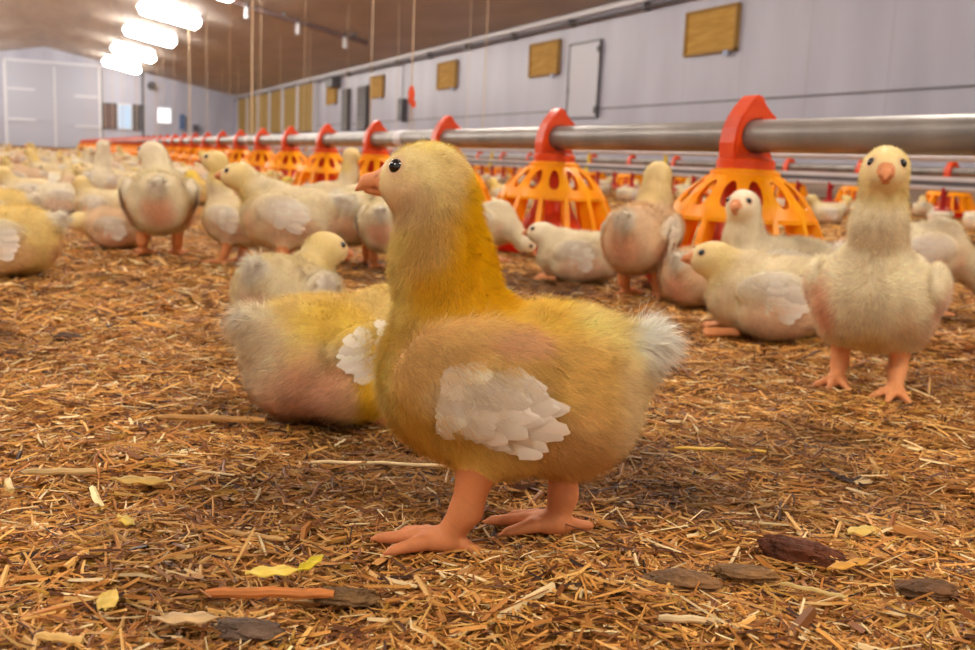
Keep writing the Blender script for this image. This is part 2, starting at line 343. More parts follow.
# lamps
M['lamp'] = emit('lamp_diffuser', (255, 247, 236), LAMP_POWER)
lamp_rot = Matrix.Rotation(slope, 3, 'Y')
def make_lamp():
    r = empty('ceiling_lamp')
    mb = MB(); mb.box((0, 0, 0.05), (1.36, 0.56, 0.07)); mb.box((0.68, 0, 0.02), (0.05, 0.56, 0.1)); mb.box((-0.68, 0, 0.02), (0.05, 0.56, 0.1)); obj('housing', mb, M['white'], r)
    mb = MB(); mb.tube([(-0.64, 0, 0), (-0.6, 0, -0.03), (0.6, 0, -0.03), (0.64, 0, 0)], [0.12, 0.2, 0.2, 0.12], 16); obj('diffuser', mb, M['lamp'], r)  # oversized diffuser, its bulk stands in for the glow around the lamp
    return r
l0 = None
near_names = {25: 'nearest visible lamp of the glowing row on the ceiling', 30: 'second glowing ceiling lamp behind the nearest one', 36: 'third glowing ceiling lamp of the row', 42: 'glowing ceiling lamp closest to the far gable wall'}
for sx in (1, -1):  # left row is added out of view, for symmetry and extra light
    for k, y in enumerate([-1.5, 3.5, 9, 14.5, 20, 25, 30, 36, 42]):
        l = make_lamp() if l0 is None else copy_tree(l0)
        if l0 is None: l0 = l
        x = RX + sx * 2.72
        l.location = (x, y, ceil_z(x) - 0.13); l.rotation_euler = (0, sx * slope, 0)
        if sx > 0 and y in near_names: tag(l, near_names[y], 'lamp', 'lamps in the row on the ceiling')
        else: tag(l, ('ceiling lamp of the right row outside the picture' if sx > 0 else 'ceiling lamp of the added left row outside the picture'), 'lamp', 'lamps of the right row overhead' if sx > 0 else 'lamps of the added left row overhead')

# ------------------------------------------------------------------ feeder pans
def make_pan():
    r = empty('feeder_pan')
    mb = MB(); mb.lathe([(0.001, 0.004), (0.12, 0.004), (0.148, 0.008), (0.165, 0.034), (0.1705, 0.036), (0.1705, 0.03), (0.153, 0.0), (0.12, 0.0), (0.001, 0.0)], 56); obj('dish', mb, M['dish'], r)
    mb = MB(); mb.lathe([(0.001, 0.212), (0.044, 0.21), (0.04, 0.15), (0.046, 0.11), (0.078, 0.055), (0.096, 0.03), (0.098, 0.012), (0.09, 0.01)], 40); obj('feed_cone', mb, M['red'], r)
    # grill: upper band with oval holes, radial ribs below
    N = 14
    def rad(z): 
        pts = [(0.214, 0.050), (0.208, 0.060), (0.185, 0.092), (0.155, 0.119), (0.12, 0.137), (0.08, 0.152), (0.036, 0.167)]
        for (z0, r0), (z1, r1) in zip(pts, pts[1:]):
            if z <= z0 and z >= z1: return r0 + (r1 - r0) * (z0 - z) / (z0 - z1)
        return pts[0][1] if z > 0.2 else pts[-1][1]
    mb = MB(); K = 10; T = 9                          # K columns per sector; rows from 0.21 to 0.13
    zs_top, zh1, zh0, zs_bot = 0.212, 0.197, 0.152, 0.134
    def P(ang, z, inset=0.0):
        rr = rad(z) - inset; return (rr * math.cos(ang), rr * math.sin(ang), z)
    for sct in range(N):
        a0 = 2 * math.pi * sct / N; a1 = 2 * math.pi * (sct + 1) / N; ac = (a0 + a1) / 2; zc = (zh1 + zh0) / 2
        hole = []; outer = []
        n = 24
        for k in range(n):
            th = 2 * math.pi * k / n; c, s_ = math.cos(th), math.sin(th)
            hole.append((ac + (a1 - a0) * 0.27 * math.copysign(abs(c) ** 0.8, c) * (1 + 0.0 * s_), zc + (zh1 - zh0) / 2 * math.copysign(abs(s_) ** 0.8, s_)))
            m_ = max(abs(c), abs(s_)); u, v = c / m_, s_ / m_
            outer.append((ac + (a1 - a0) / 2 * u, (zs_top + zs_bot) / 2 + (zs_top - zs_bot) / 2 * v))
        for inset, flip in ((0.0, False), (0.0045, True)):
            vs = [P(a, z, inset) for a, z in hole] + [P((a + b) / 2, (z + zz) / 2, inset) for (a, z), (b, zz) in zip(hole, outer)] + [P(a, z, inset) for a, z in outer]
            fs = []
            for q in range(2):
                for k in range(n):
                    f = (q * n + k, q * n + (k + 1) % n, (q + 1) * n + (k + 1) % n, (q + 1) * n + k); fs.append(f if not flip else f[::-1])
            mb.add(vs, fs)
        vs = [P(a, z) for a, z in hole] + [P(a, z, 0.0045) for a, z in hole]
        mb.add(vs, [(k, k + n, (k + 1) % n + n, (k + 1) % n) for k in range(n)])
    mb.lathe([(rad(zs_bot) + 0.002, zs_bot), (rad(zs_bot) + 0.002, zs_bot - 0.007), (rad(zs_bot) - 0.006, zs_bot - 0.007), (rad(zs_bot) - 0.006, zs_bot)], 56, True)
    mb.lathe([(0.171, 0.042), (0.171, 0.034), (0.159, 0.034), (0.159, 0.042)], 56, True)
    mb.lathe([(0.05, 0.218), (0.062, 0.213), (0.062, 0.206), (0.05, 0.206)], 40, True)
    for sct in range(N):                              # radial fins
        a = 2 * math.pi * sct / N; u = Vector((math.cos(a), math.sin(a), 0)); v = Vector((-math.sin(a), math.cos(a), 0)); vs = []
        zz = [0.205, 0.17, 0.132, 0.1, 0.07, 0.038]
        for z in zz:
            dpt = 0.006 if z > 0.15 else 0.034; wd = 0.0045 if z > 0.13 else 0.0062
            for rr, s_ in ((rad(z) + 0.003, -1), (rad(z) + 0.003, 1), (rad(z) - dpt, 1), (rad(z) - dpt, -1)): p = u * rr + v * (s_ * wd); vs.append((p.x, p.y, z))
        fs = []
        for i in range(len(zz) - 1):
            for k in range(4): fs.append((i * 4 + k, i * 4 + (k + 1) % 4, (i + 1) * 4 + (k + 1) % 4, (i + 1) * 4 + k))
        mb.add(vs, fs)
    obj('grill', mb, M['orange'], r)
    # saddle that hooks over the feed pipe
    mb = MB(); mb.lathe([(0.044, 0.205), (0.0515, 0.207), (0.0515, 0.232), (0.047, 0.236), (0.04, 0.238)], 40)
    obj('collar', mb, M['red'], r)
    cz = 0.275
    out = [(-0.044, 0.232), (-0.046, 0.262), (-0.041, 0.288), (-0.032, 0.309), (-0.02, 0.326), (-0.008, 0.34), (0.0, 0.3465), (0.01, 0.343), (0.017, 0.331), (0.028, 0.32), (0.042, 0.309), (0.044, 0.303), (0.034, 0.3)]
    inn = [(0.0293 * math.cos(math.radians(a)), cz + 0.0293 * math.sin(math.radians(a))) for a in range(42, 325, 12)]
    poly = out + inn + [(0.036, 0.246), (0.042, 0.232)]
    pm = bpy.data.meshes.new('saddle'); 
    import bmesh
    bm = bmesh.new(); vs = [bm.verts.new((x, -0.024, z)) for x, z in poly]; f = bm.faces.new(vs)
    ex = bmesh.ops.extrude_face_region(bm, geom=[f]); bmesh.ops.translate(bm, verts=[v for v in ex['geom'] if isinstance(v, bmesh.types.BMVert)], vec=(0, 0.048, 0))
    bmesh.ops.recalc_face_normals(bm, faces=bm.faces)
    bmesh.ops.bevel(bm, geom=[e for e in bm.edges if abs(e.verts[0].co.y - e.verts[1].co.y) < 1e-6], offset=0.003, segments=2, affect='EDGES')
    bm.to_mesh(pm); bm.free(); obj('saddle', pm, M['red'], r)
    return r
PX = 1.14
pan0 = make_pan(); ys = [0.73 + 0.75 * k for k in range(58)]
def pan_label(k):
    if k == 0: return 'red and orange feeder pan cut by the right edge of the picture'
    if k == 1: return 'nearest whole orange and red feeder pan, behind the two white chicks'
    if k == 2: return 'orange and red feeder pan right of the large chick\'s yellow neck'
    if k == 3: return 'feeder pan whose red hook shows just above the large chick\'s head'
    if k == 4: return 'feeder pan with red hook in front of the large chick\'s face'
    if k == 5: return 'feeder pan with red hook, second one left of the large chick\'s face'
    if k == 6: return 'feeder pan with red hook, third one left of the large chick\'s face'
    if k == 7: return 'feeder pan with red hook, fourth one left of the large chick\'s face'
    if k == 8: return 'feeder pan with red hook beside the thick pale cord'
    return 'tiny red topped feeder pan in the far part of the long feed line'
for k, y in enumerate(ys):
    p = pan0 if k == 0 else copy_tree(pan0)
    p.location = (PX, y, 0.0); p.rotation_euler.z = 0.0
    tag(p, pan_label(k), 'feeder', 'feeder pans on the long feed line' if k < 9 else 'distant feeder pans on the long feed line')
fp = tag(empty('feed_pipe', (PX, 0, 0.275)), 'thick grey feed pipe running just above the orange feeder pans', 'pipe')
mb = MB(); mb.tube([(0, -0.6, 0), (0, 44.5, 0)], 0.0285, 24); obj('tube', mb, M['pipe'], fp)
for k in range(15):
    mb = MB(); mb.tube([(0, 0.35 + 3 * k, 0), (0, 0.43 + 3 * k, 0)], 0.0315, 24); obj('coupling', mb, M['rail'], fp)
X5 = 5.1
for k in range(30):
    p = copy_tree(pan0); y = 3.85 + 0.75 * k; p.location = (X5, y, 0)
    tag(p, 'small orange feeder pan of the second feed line behind the drinker line', 'feeder', 'feeder pans of the second feed line')
fp = tag(empty('feed_pipe', (X5, 0, 0.275)), 'thin looking feed pipe of the second line near the side wall', 'pipe')
mb = MB(); mb.tube([(0, 1.0, 0), (0, 44.5, 0)], 0.0285, 16); obj('tube', mb, M['pipe'], fp)
p = copy_tree(pan0); p.location = (-0.43, 6.9, 0.0); tag(p, 'orange feeder pan peeping in at the left picture edge behind the flock', 'feeder')

# drinker line
XD = 3.05
t = tag(empty('drinker_line', (XD, 0, 0)), 'nipple drinker line with red nipples hanging beyond the feed pipe', 'drinker line')
mb = MB(); mb.tube([(0, 1.2, 0.302), (0, 44, 0.302)], 0.017, 16); obj('support_tube', mb, M['rail'], t)
mb = MB(); mb.box((0, 22.5, 0.222), (0.03, 43, 0.016)); obj('upper_rail', mb, M['rail'], t)
mb = MB(); mb.box((0, 22.5, 0.206), (0.026, 43, 0.018)); obj('rail_core', mb, M['darkrail'], t)
mb = MB(); mb.tube([(0, 1.2, 0.188), (0, 44, 0.188)], 0.012, 12); obj('water_pipe', mb, M['rail'], t)
mb = MB(); mb.tube([(0, 0, 0.19), (0, 0, 0.165)], [0.014, 0.013], 10); mb.tube([(0, 0, 0.166), (0, 0, 0.13)], 0.0065, 8)
mb.tube([(0.0, 0, 0.13), (0.0, 0, 0.112)], [0.008, 0.01], 8); mb.tube([(0, 0, 0.112), (0, 0, 0.104)], [0.03, 0.034], 14)
mb.box((-0.012, 0, 0.14), (0.006, 0.01, 0.06))
nme = mb.mesh('nipple', True); nme.materials.append(M['nipple'])
for k in range(80):
    o = obj('nipple', nme, None, t); o.location = (0, 1.57 + 0.2 * k, 0)
mb = MB(); mb.box((0, 0, 0.25), (0.012, 0.018, 0.14)); mb.box((0, 0, 0.19), (0.036, 0.03, 0.03)); mb.tube([(0, 0, 0.302), (0, 0.012, 0.335)], [0.009, 0.006], 8)
cme = mb.mesh('clip', True); cme.materials.append(M['yellow'])
for k in range(24):
    o = obj('clip', cme, None, t); o.location = (0, 1.65 + 0.75 * k + (0.1 if k % 2 else 0), 0)
# suspension cords
def cord_at(x, y, zb, th, lab, grp, adj=None):
    zt = ceil_z(x) - 0.01
    t = tag(empty('suspension_cord', (x, y, zb)), lab, 'cord', grp)
    h = zt - zb; mb = MB()
    if adj:
        za = adj; mb.tube([(0, 0, za), (0, 0, h)], th, 6); mb.tube([(-0.004, 0, 0), (0, 0, za)], th * 0.6, 6); mb.tube([(0.014, 0, 0), (0, 0, za)], th * 0.6, 6)
    else: mb.tube([(0, 0, 0), (0, 0, h)], th, 6)
    obj('rope', mb, M['cord'], t)
    if adj:
        mb = MB(); mb.tube([(0, 0, adj + 0.04), (0, 0, adj + 0.015), (0, 0, adj - 0.02)], [0.006, 0.013, 0.009], 10); mb.box((0.008, 0, adj - 0.02), (0.015, 0.01, 0.022)); obj('adjuster', mb, mat_base('adjuster_orange', (240, 90, 40), 0.5), t)
    return t
cord_at(PX, 3.33, 0.304, 0.0024, 'pale cord with an orange adjuster rising above the large chick\'s head', None, adj=0.11)
cord_at(PX, 6.33, 0.304, 0.0055, 'thick pale cord rising from the feed pipe left of the large chick', None)
for k in range(3, 13): cord_at(PX, 0.33 + 3 * k, 0.304, 0.004, 'thin cord holding up the far end of the feed pipe', 'cords of the long feed line')
cl = ['thin cord of the drinker line nearest the orange adjuster', 'thin cord of the drinker line left of the large chick\'s head', 'thin cord of the drinker line in front of the wooden hatches', 'thin cord of the drinker line before the cooling pads']
for k in range(2, 13): cord_at(XD, 1.2 + 3 * k, 0.319, 0.0035, 'faint thin cord holding up the drinker line', 'cords of the drinker line')
for k in range(4, 13): cord_at(X5, 0.6 + 3 * k, 0.304, 0.0035, 'faint thin cord holding up the second feed line', 'cords of the second feed line')

# ------------------------------------------------------------------ chicks: smooth implicit bodies
def sd_capsule(P, a, b, ra, rb):
    a = np.array(a, np.float32); b = np.array(b, np.float32); ba = b - a; t = np.clip((P - a) @ ba / max(float(ba @ ba), 1e-9), 0, 1)
    return np.linalg.norm(P - a - t[:, None] * ba, axis=1) - (ra + (rb - ra) * t)
def sd_ellip(P, c, r, rot=None):
    q = P - np.array(c, np.float32)
    if rot is not None: q = q @ rot
    r = np.array(r, np.float32); k0 = np.linalg.norm(q / r, axis=1); k1 = np.linalg.norm(q / (r * r), axis=1)
    return k0 * (k0 - 1) / np.maximum(k1, 1e-6)
def rotm(ax, deg):
    return np.array(Matrix.Rotation(math.radians(deg), 3, ax), np.float32)
class Chick:
    """primitives in millimetres, facing +x. tags: body, neck, head, beak, leg, wing, tail"""
    def __init__(s): s.p = []
    def cap(s, tagn, a, b, ra, rb, k=8): s.p.append(('c', tagn, (a, b, ra, rb), k))
    def ell(s, tagn, c, r, rot=None, k=8): s.p.append(('e', tagn, (c, r, rot), k))
    def dists(s, P):
        out = []
        for kind, tg, a, k in s.p: out.append(sd_capsule(P, *a) if kind == 'c' else sd_ellip(P, *a))
        return out
    def sdf(s, P, want=False):
        D = s.dists(P); res = None
        for d, (kind, tg, a, k) in zip(D, s.p):
            if res is None: res = d; continue
            h = np.clip(0.5 + 0.5 * (res - d) / k, 0, 1); res = res * (1 - h) + d * h - k * h * (1 - h)
        return (res, D) if want else res
    def grad(s, P, e=0.4):
        g = np.zeros_like(P)
        for i in range(3):
            d = np.zeros(3, np.float32); d[i] = e; g[:, i] = (s.sdf(P + d) - s.sdf(P - d)) / (2 * e)
        return g / np.maximum(np.linalg.norm(g, axis=1), 1e-6)[:, None]
    def mesh(s, step):
        lo = np.array([1e9] * 3); hi = -lo
        for kind, tg, a, k in s.p:
            if kind == 'c': pts = [(np.array(a[0]), a[2]), (np.array(a[1]), a[3])]
            else: pts = [(np.array(a[0]), max(a[1]))]
            for c, r in pts: lo = np.minimum(lo, c - r - 6); hi = np.maximum(hi, c + r + 6)
        ax = [np.arange(lo[i], hi[i] + step, step, dtype=np.float32) for i in range(3)]; shp = tuple(len(a) for a in ax)
        G = np.stack(np.meshgrid(*ax, indexing='ij'), -1).reshape(-1, 3).astype(np.float32)
        v = np.concatenate([s.sdf(G[i:i + 400000]) for i in range(0, len(G), 400000)]).reshape(shp); del G
        ins = v < 0
        c = shp[0] - 1, shp[1] - 1, shp[2] - 1
        def cor(i, j, k): return (slice(i, i + c[0]), slice(j, j + c[1]), slice(k, k + c[2]))
        pos = np.zeros(c + (3,), np.float32); cnt = np.zeros(c, np.float32)
        corners = [(i, j, k) for i in (0, 1) for j in (0, 1) for k in (0, 1)]
        for a in corners:
            for axis in range(3):
                if a[axis] == 0:
                    b = list(a); b[axis] = 1; va = v[cor(*a)]; vb = v[cor(*b)]; x = (va < 0) != (vb < 0)
                    t = np.where(x, va / np.where(np.abs(va - vb) < 1e-9, 1, va - vb), 0)
                    for m in range(3):
                        pos[..., m] += np.where(x, a[m] + (t if m == axis else 0), 0)
                    cnt += x
        act = cnt > 0; idx = -np.ones(c, np.int64); idx[act] = np.arange(act.sum())
        I = np.argwhere(act); V = (I + pos[act] / cnt[act][:, None]) * step + np.array([a[0] for a in ax])
        quads = []
        for axis in range(3):
            o1, o2 = [(1, 2), (2, 0), (0, 1)][axis]
            sl0 = [slice(0, n) for n in shp]; sl1 = [slice(0, n) for n in shp]; sl0[axis] = slice(0, shp[axis] - 1); sl1[axis] = slice(1, shp[axis])
            A = ins[tuple(sl0)]; B = ins[tuple(sl1)]; E_ = np.argwhere(A != B); sg = A[tuple(E_.T)]
            ok = (E_[:, o1] > 0) & (E_[:, o2] > 0) & (E_[:, o1] < c[o1]) & (E_[:, o2] < c[o2]); E_ = E_[ok]; sg = sg[ok]
            def at(d1, d2):
                q = E_.copy(); q[:, o1] += d1; q[:, o2] += d2; return idx[tuple(q.T)]
            Q = np.stack([at(-1, -1), at(0, -1), at(0, 0), at(-1, 0)], 1); Q[~sg] = Q[~sg][:, ::-1]; quads.append(Q)
        Q = np.concatenate(quads); V = V.astype(np.float32)
        for _ in range(4):
            g = s.grad(V); V = V - g * np.clip(s.sdf(V), -step, step)[:, None] * 0.8
        g = s.grad(V); W = s.weights(V); m = smo(np.minimum(np.minimum(W['leg'], W['beak']), W['head'] + 3), 1, 8)
        V = V + g * (m * (1.3 * nz(V, 0.07, 3) + 0.7 * nz(V, 0.16, 4)))[:, None].astype(np.float32)
        return V.astype(np.float32), Q
    def weights(s, P):
        D = np.stack(s.dists(P), 0); W = {}
        for tg in ('body', 'neck', 'head', 'beak', 'leg', 'wing', 'tail'):
            sel = [i for i, p in enumerate(s.p) if p[1] == tg]
            W[tg] = D[sel].min(0) if sel else np.full(len(P), 1e3)
        return W
def smo(x, a, b):
    t = np.clip((x - a) / (b - a), 0, 1); return t * t * (3 - 2 * t)
def nz(P, f, seed=0):                          # cheap smooth noise -1..1
    r = np.random.default_rng(seed); out = 0
    for k in range(5):
        d = r.normal(size=3); d /= np.linalg.norm(d); out = out + np.sin(P @ (d * f * (0.7 + 0.35 * k)) + r.uniform(0, 6.28) + 1.5 * np.sin(P @ (r.normal(size=3) * f * 0.4)))
    return out / 5
def colorize(ch, P, blobs, fur, seed=0):
    W = ch.weights(P); c = np.tile(np.array(blobs['base']), (len(P), 1)).astype(float)
    for ctr, rad_, col, st in blobs['blobs']:
        q = (P - np.array(ctr)) / np.array(rad_ if isinstance(rad_, (tuple, list)) else (rad_,) * 3); d = np.linalg.norm(q, axis=1) + 0.12 * nz(P, 0.09, seed)
        wt = (1 - smo(d, 0.55, 1.15)) * st; c = c * (1 - wt[:, None]) + np.array(col) * wt[:, None]
    c = c * (1 + 0.05 * nz(P, 0.12, seed + 1))[:, None]
    isb = (W['beak'] < np.minimum(W['head'], W['neck']) + 0.4)
    isl = (W['leg'] < W['body'] - 1.0)
    if not fur:
        c = c * 0.93
        c[isb] = np.array([222, 146, 96]) ; c[isl] = np.array(blobs.get('leg', (216, 140, 84)))
        tip = isb & (W['beak'] < 0.6); 
        zz = nz(P, 1.1, 5); c[isl] *= (1 + 0.04 * zz)[isl][:, None]
    return np.clip(c, 0, 255), isb, isl
def lin_np(c):
    c = np.clip(c / 255.0, 0, 1); return np.where(c <= 0.04045, c / 12.92, ((c + 0.055) / 1.055) ** 2.4)
def make_fur(ch, V, Q, blobs, n, wid, lenmul=1.0, seed=1, zmin=2.0):
    r = np.random.default_rng(seed)
    T = np.concatenate([Q[:, [0, 1, 2]], Q[:, [0, 2, 3]]]); A, B, C = V[T[:, 0]], V[T[:, 1]], V[T[:, 2]]
    ar = np.linalg.norm(np.cross(B - A, C - A), axis=1); ar[((A + B + C)[:, 2] / 3) < zmin] *= 0.3
    t = r.choice(len(T), int(n), p=ar / ar.sum()); u = r.random(n); v = r.random(n); f = u + v > 1; u[f] = 1 - u[f]; v[f] = 1 - v[f]
    P = (A[t] + (B[t] - A[t]) * u[:, None] + (C[t] - A[t]) * v[:, None]).astype(np.float32)
    col, isb, isl = colorize(ch, P, blobs, True, blobs.get('seed', 0)); W = ch.weights(P)
    bare = isb | isl | (W['beak'] < 1.0)
    for e in blobs['eyes']: bare |= np.linalg.norm(P - np.array(e), axis=1) < 5.2
    P = P[~bare]; col = col[~bare]; W = {k: w_[~bare] for k, w_ in W.items()}; n = len(P)
    N = ch.grad(P); hw = smo(np.minimum(W['body'], W['wing']) - np.minimum(W['head'], W['neck']), -8, 8)   # 1 on head/neck
    hd = smo(W['neck'] - W['head'], -6, 6)
    hdir = np.array(blobs['hdir'])
    flow = (1 - hw)[:, None] * np.array([-1.0, 0, -0.35]) + hw[:, None] * ((1 - hd)[:, None] * np.array([-0.25, 0, -1.0]) + hd[:, None] * (-hdir + np.array([0, 0, -0.25])))
    flow = flow - N * (flow * N).sum(1)[:, None]; flow /= np.maximum(np.linalg.norm(flow, axis=1), 1e-4)[:, None]
    cl = np.stack([nz(P, 0.28, 30), nz(P, 0.28, 31), nz(P, 0.28, 32)], 1)
    ln = (8.5 * (1 - hw) + hw * (6.0 * (1 - hd) + 3.4 * hd)) * (1 + 0.25 * nz(P, 0.2, 9)) * r.uniform(0.6, 1.3, n) * lenmul
    near_leg = np.clip(W['leg'] / 6, 0.3, 1); ln *= np.where(W['leg'] < 6, near_leg, 1); ln *= np.clip(W['beak'] / 9, 0.3, 1)
    tl = smo(8 - W['tail'], 0, 8); ln *= 1 + 0.9 * tl
    ln = np.where(W['wing'] < W['body'], ln * (1.15 if blobs.get('hero') else 0.85), ln)
    up = 0.6 + 0.25 * hw * (1 - hd) - 0.25 * hd
    D1 = N * up[:, None] + flow * 0.75 + cl * 0.34 + r.normal(size=(n, 3)) * 0.3; D1 /= np.linalg.norm(D1, axis=1)[:, None]
    D2 = D1 + flow * 0.55 + np.array([0, 0, -0.22]) + r.normal(size=(n, 3)) * 0.25; D2 /= np.linalg.norm(D2, axis=1)[:, None]
    side = np.cross(D1, N) + np.cross(r.normal(size=(n, 3)), D1) * 0.12; side /= np.linalg.norm(side, axis=1)[:, None]; wv = side * (wid * r.uniform(0.7, 1.3, n))[:, None]
    p0 = P - N * 0.6; m = p0 + D1 * (ln * 0.5)[:, None]; e = m + D2 * (ln * 0.5)[:, None]
    VV = np.stack([p0 - wv, p0 + wv, m + wv * 0.7, m - wv * 0.7, e], 1).reshape(-1, 3)
    b = np.arange(n) * 5; q = np.stack([b, b + 1, b + 2, b + 3], 1); tr = np.stack([b + 3, b + 2, b + 4], 1)
    nn = N + D1 * 0.2 + r.normal(size=(n, 3)) * 0.1; nn /= np.linalg.norm(nn, axis=1)[:, None]; nn = np.repeat(nn, 5, 0)
    jit = (1 + r.normal(size=n) * 0.07 + 0.06 * nz(P, 0.55, 88) + 0.05 * nz(P, 0.22, 89))[:, None]; cc = lin_np(np.clip(col * jit, 0, 255)); cc = np.repeat(cc, 5, 0)
    return VV / 1000.0, q, tr, cc, nn
def feather_blades(specs, colr, seed=3):
    """each: base point, direction, up normal, length, width (mm) -> one mesh of softly curved feathers with a rachis ridge and frayed edge"""
    r = np.random.default_rng(seed); V = []; F = []; Cc = []
    for (b, d, nrm, L, Wd) in specs:
        b = np.array(b, float); d = np.array(d, float); d /= np.linalg.norm(d); nrm = np.array(nrm, float); nrm -= d * (nrm @ d); nrm /= np.linalg.norm(nrm); sd = np.cross(nrm, d)
        K = 14; base = len(V); sh = r.uniform(0.93, 1.05)
        for i in range(K):
            t = i / (K - 1); wv = Wd * (0.25 + 0.75 * math.sin(min(1, t * 1.6) * math.pi / 2)) * (1 - max(0, (t - 0.72) / 0.28) ** 2 * 0.8) / 2
            c = b + d * L * t - nrm * (L * 0.05 * t * t) + nrm * (0.2 + 2.2 * t)
            for s_ in (-1, -0.5, 0, 0.5, 1):
                fr = r.uniform(-1.1, 0.9) if abs(s_) == 1 else r.uniform(-.12, .12)
                V.append(c + sd * (s_ * wv + fr) - nrm * (abs(s_) ** 1.5 * wv * 0.12) + d * (fr - abs(s_) * wv * 0.3)); Cc.append(np.array(colr(t, s_)) * sh)
        for i in range(K - 1):
            for k in range(4): a = base + i * 5 + k; F.append((a, a + 1, a + 6, a + 5))
    return np.array(V) / 1000.0, np.array(F), lin_np(np.array(Cc))

def rot_yaw(v, deg): c, s_ = math.cos(math.radians(deg)), math.sin(math.radians(deg)); return (v[0] * c - v[1] * s_, v[0] * s_ + v[1] * c, v[2])
def head_parts(ch, neck_pts, neck_r, hc, yaw, pitch, fat=1.0, bigbeak=1.06):
    """neck chain plus head at hc looking along yaw (deg, + = its left) and pitch"""
    for (a, b, ra, rb) in zip(neck_pts, neck_pts[1:], neck_r, neck_r[1:]): ch.cap('neck', a, b, ra, rb, 12)
    yr, pr = math.radians(yaw), math.radians(pitch)
    d = np.array([math.cos(yr) * math.cos(pr), math.sin(yr) * math.cos(pr), math.sin(pr)]); lat = np.array([-math.sin(yr), math.cos(yr), 0]); up = np.cross(d, lat)
    R_ = np.stack([d, lat, up], 1).astype(np.float32); hc = np.array(hc, float)
    ch.ell('head', tuple(hc), (24.5 * fat, 19.5 * fat, 21.5 * fat), R_, 8)
    ch.ell('head', tuple(hc + d * 12 - up * 0.5), (14.5, 13, 13), R_, 8)
    f = lambda x, y, z: tuple(hc + d * x + lat * y + up * z)
    g = bigbeak
    ch.cap('beak', f(21, 0, 1.5), f(30 * g, 0, 0.2), 7.0, 3.9, 3); ch.cap('beak', f(30 * g, 0, 0.2), f(35.5 * g, 0, -4.0), 3.6, 1.1, 2)
    ch.cap('beak', f(17, 0, -5.0), f(30.5 * g, 0, -4.6), 4.6, 1.5, 0.8)
    eyes = []
    for s_ in (1, -1):
        base = hc + d * 12 + up * 8.0; ld = lat * s_ + d * 0.25; ld /= np.linalg.norm(ld); lo_, hi_ = 0.0, 40.0
        for _ in range(24):
            md = (lo_ + hi_) / 2; v = float(ch.sdf(np.array([base + ld * md], np.float32))[0])
            if v < 0: lo_ = md
            else: hi_ = md
        eyes.append(base + ld * (lo_ - 1.9))
    return d, lat, up, eyes
def ball_mesh(r, n=16):
    mb = MB(); prof = [(max(1e-5, r * math.sin(math.pi * i / 12)), -r * math.cos(math.pi * i / 12)) for i in range(13)]; mb.lathe(prof, n); me = mb.mesh('eye', True); me.materials.append(M['eye']); return me
EYE = ball_mesh(0.0042)

def body_stand(ch, legs, wing=True, deep=1.0):
    ch.ell('body', (-4, 0, 88), (64, 47, 49), rotm('Y', -6), 12)
    ch.ell('body', (30, 0, 93), (40, 42, 47), None, 16)
    ch.ell('body', (-42, 0, 84), (33, 38, 42), None, 16)
    ch.ell('body', (-30, 0, 108), (42, 30, 24), rotm('Y', 4), 14)
    ch.cap('tail', (-62, 0, 108), (-80, 0, 121), 17, 8, 12)
    if wing:
        for s_ in (1, -1): ch.ell('wing', (6, s_ * 43, 102), (38, 9, 24), rotm('Y', -8), 5)
    for s_, foot, hip in legs:
        leg(ch, s_, foot, hip)
def leg(ch, s_, foot, hip, r=(11, 8.0, 7.0)):
    fx, fy, fz = foot; hx, hy, hz = hip
    ch.ell('body', (hx * 0.6, hy * 0.9, hz + 26), (24, 17, 28), None, 12)
    ch.cap('leg', (hx, hy, hz + 8), (hx * 0.5 + fx * 0.5 - 2, (hy + fy) / 2, (hz + fz) / 2 + 2), r[0], r[1], 6)
    ch.cap('leg', (hx * 0.5 + fx * 0.5 - 2, (hy + fy) / 2, (hz + fz) / 2 + 2), (fx, fy, fz + 8), r[1], r[2], 5)
    ch.ell('leg', (fx + 2, fy, fz + 6), (10, 8, 6), None, 4)
    for ang, L in ((28, 31), (-3, 38), (-32, 30)):
        a = math.radians(ang); mx = (fx + math.cos(a) * L * 0.5, fy + math.sin(a) * L * 0.5, fz + 5.8); ex = (fx + math.cos(a) * L, fy + math.sin(a) * L, fz + 3.2)
        ch.cap('leg', (fx, fy, fz + 6), mx, 5.4, 4.3, 4); ch.cap('leg', mx, ex, 4.3, 2.8, 1.5)
        ch.cap('leg', ex, (ex[0] + math.cos(a) * 5, ex[1] + math.sin(a) * 5, fz + 1.8), 2.2, 1.1, 1)
    a = math.radians(180 - s_ * 20); ch.cap('leg', (fx - 3, fy, fz + 6), (fx + math.cos(a) * 20, fy + math.sin(a) * 20, fz + 3), 4.4, 2.4, 3)
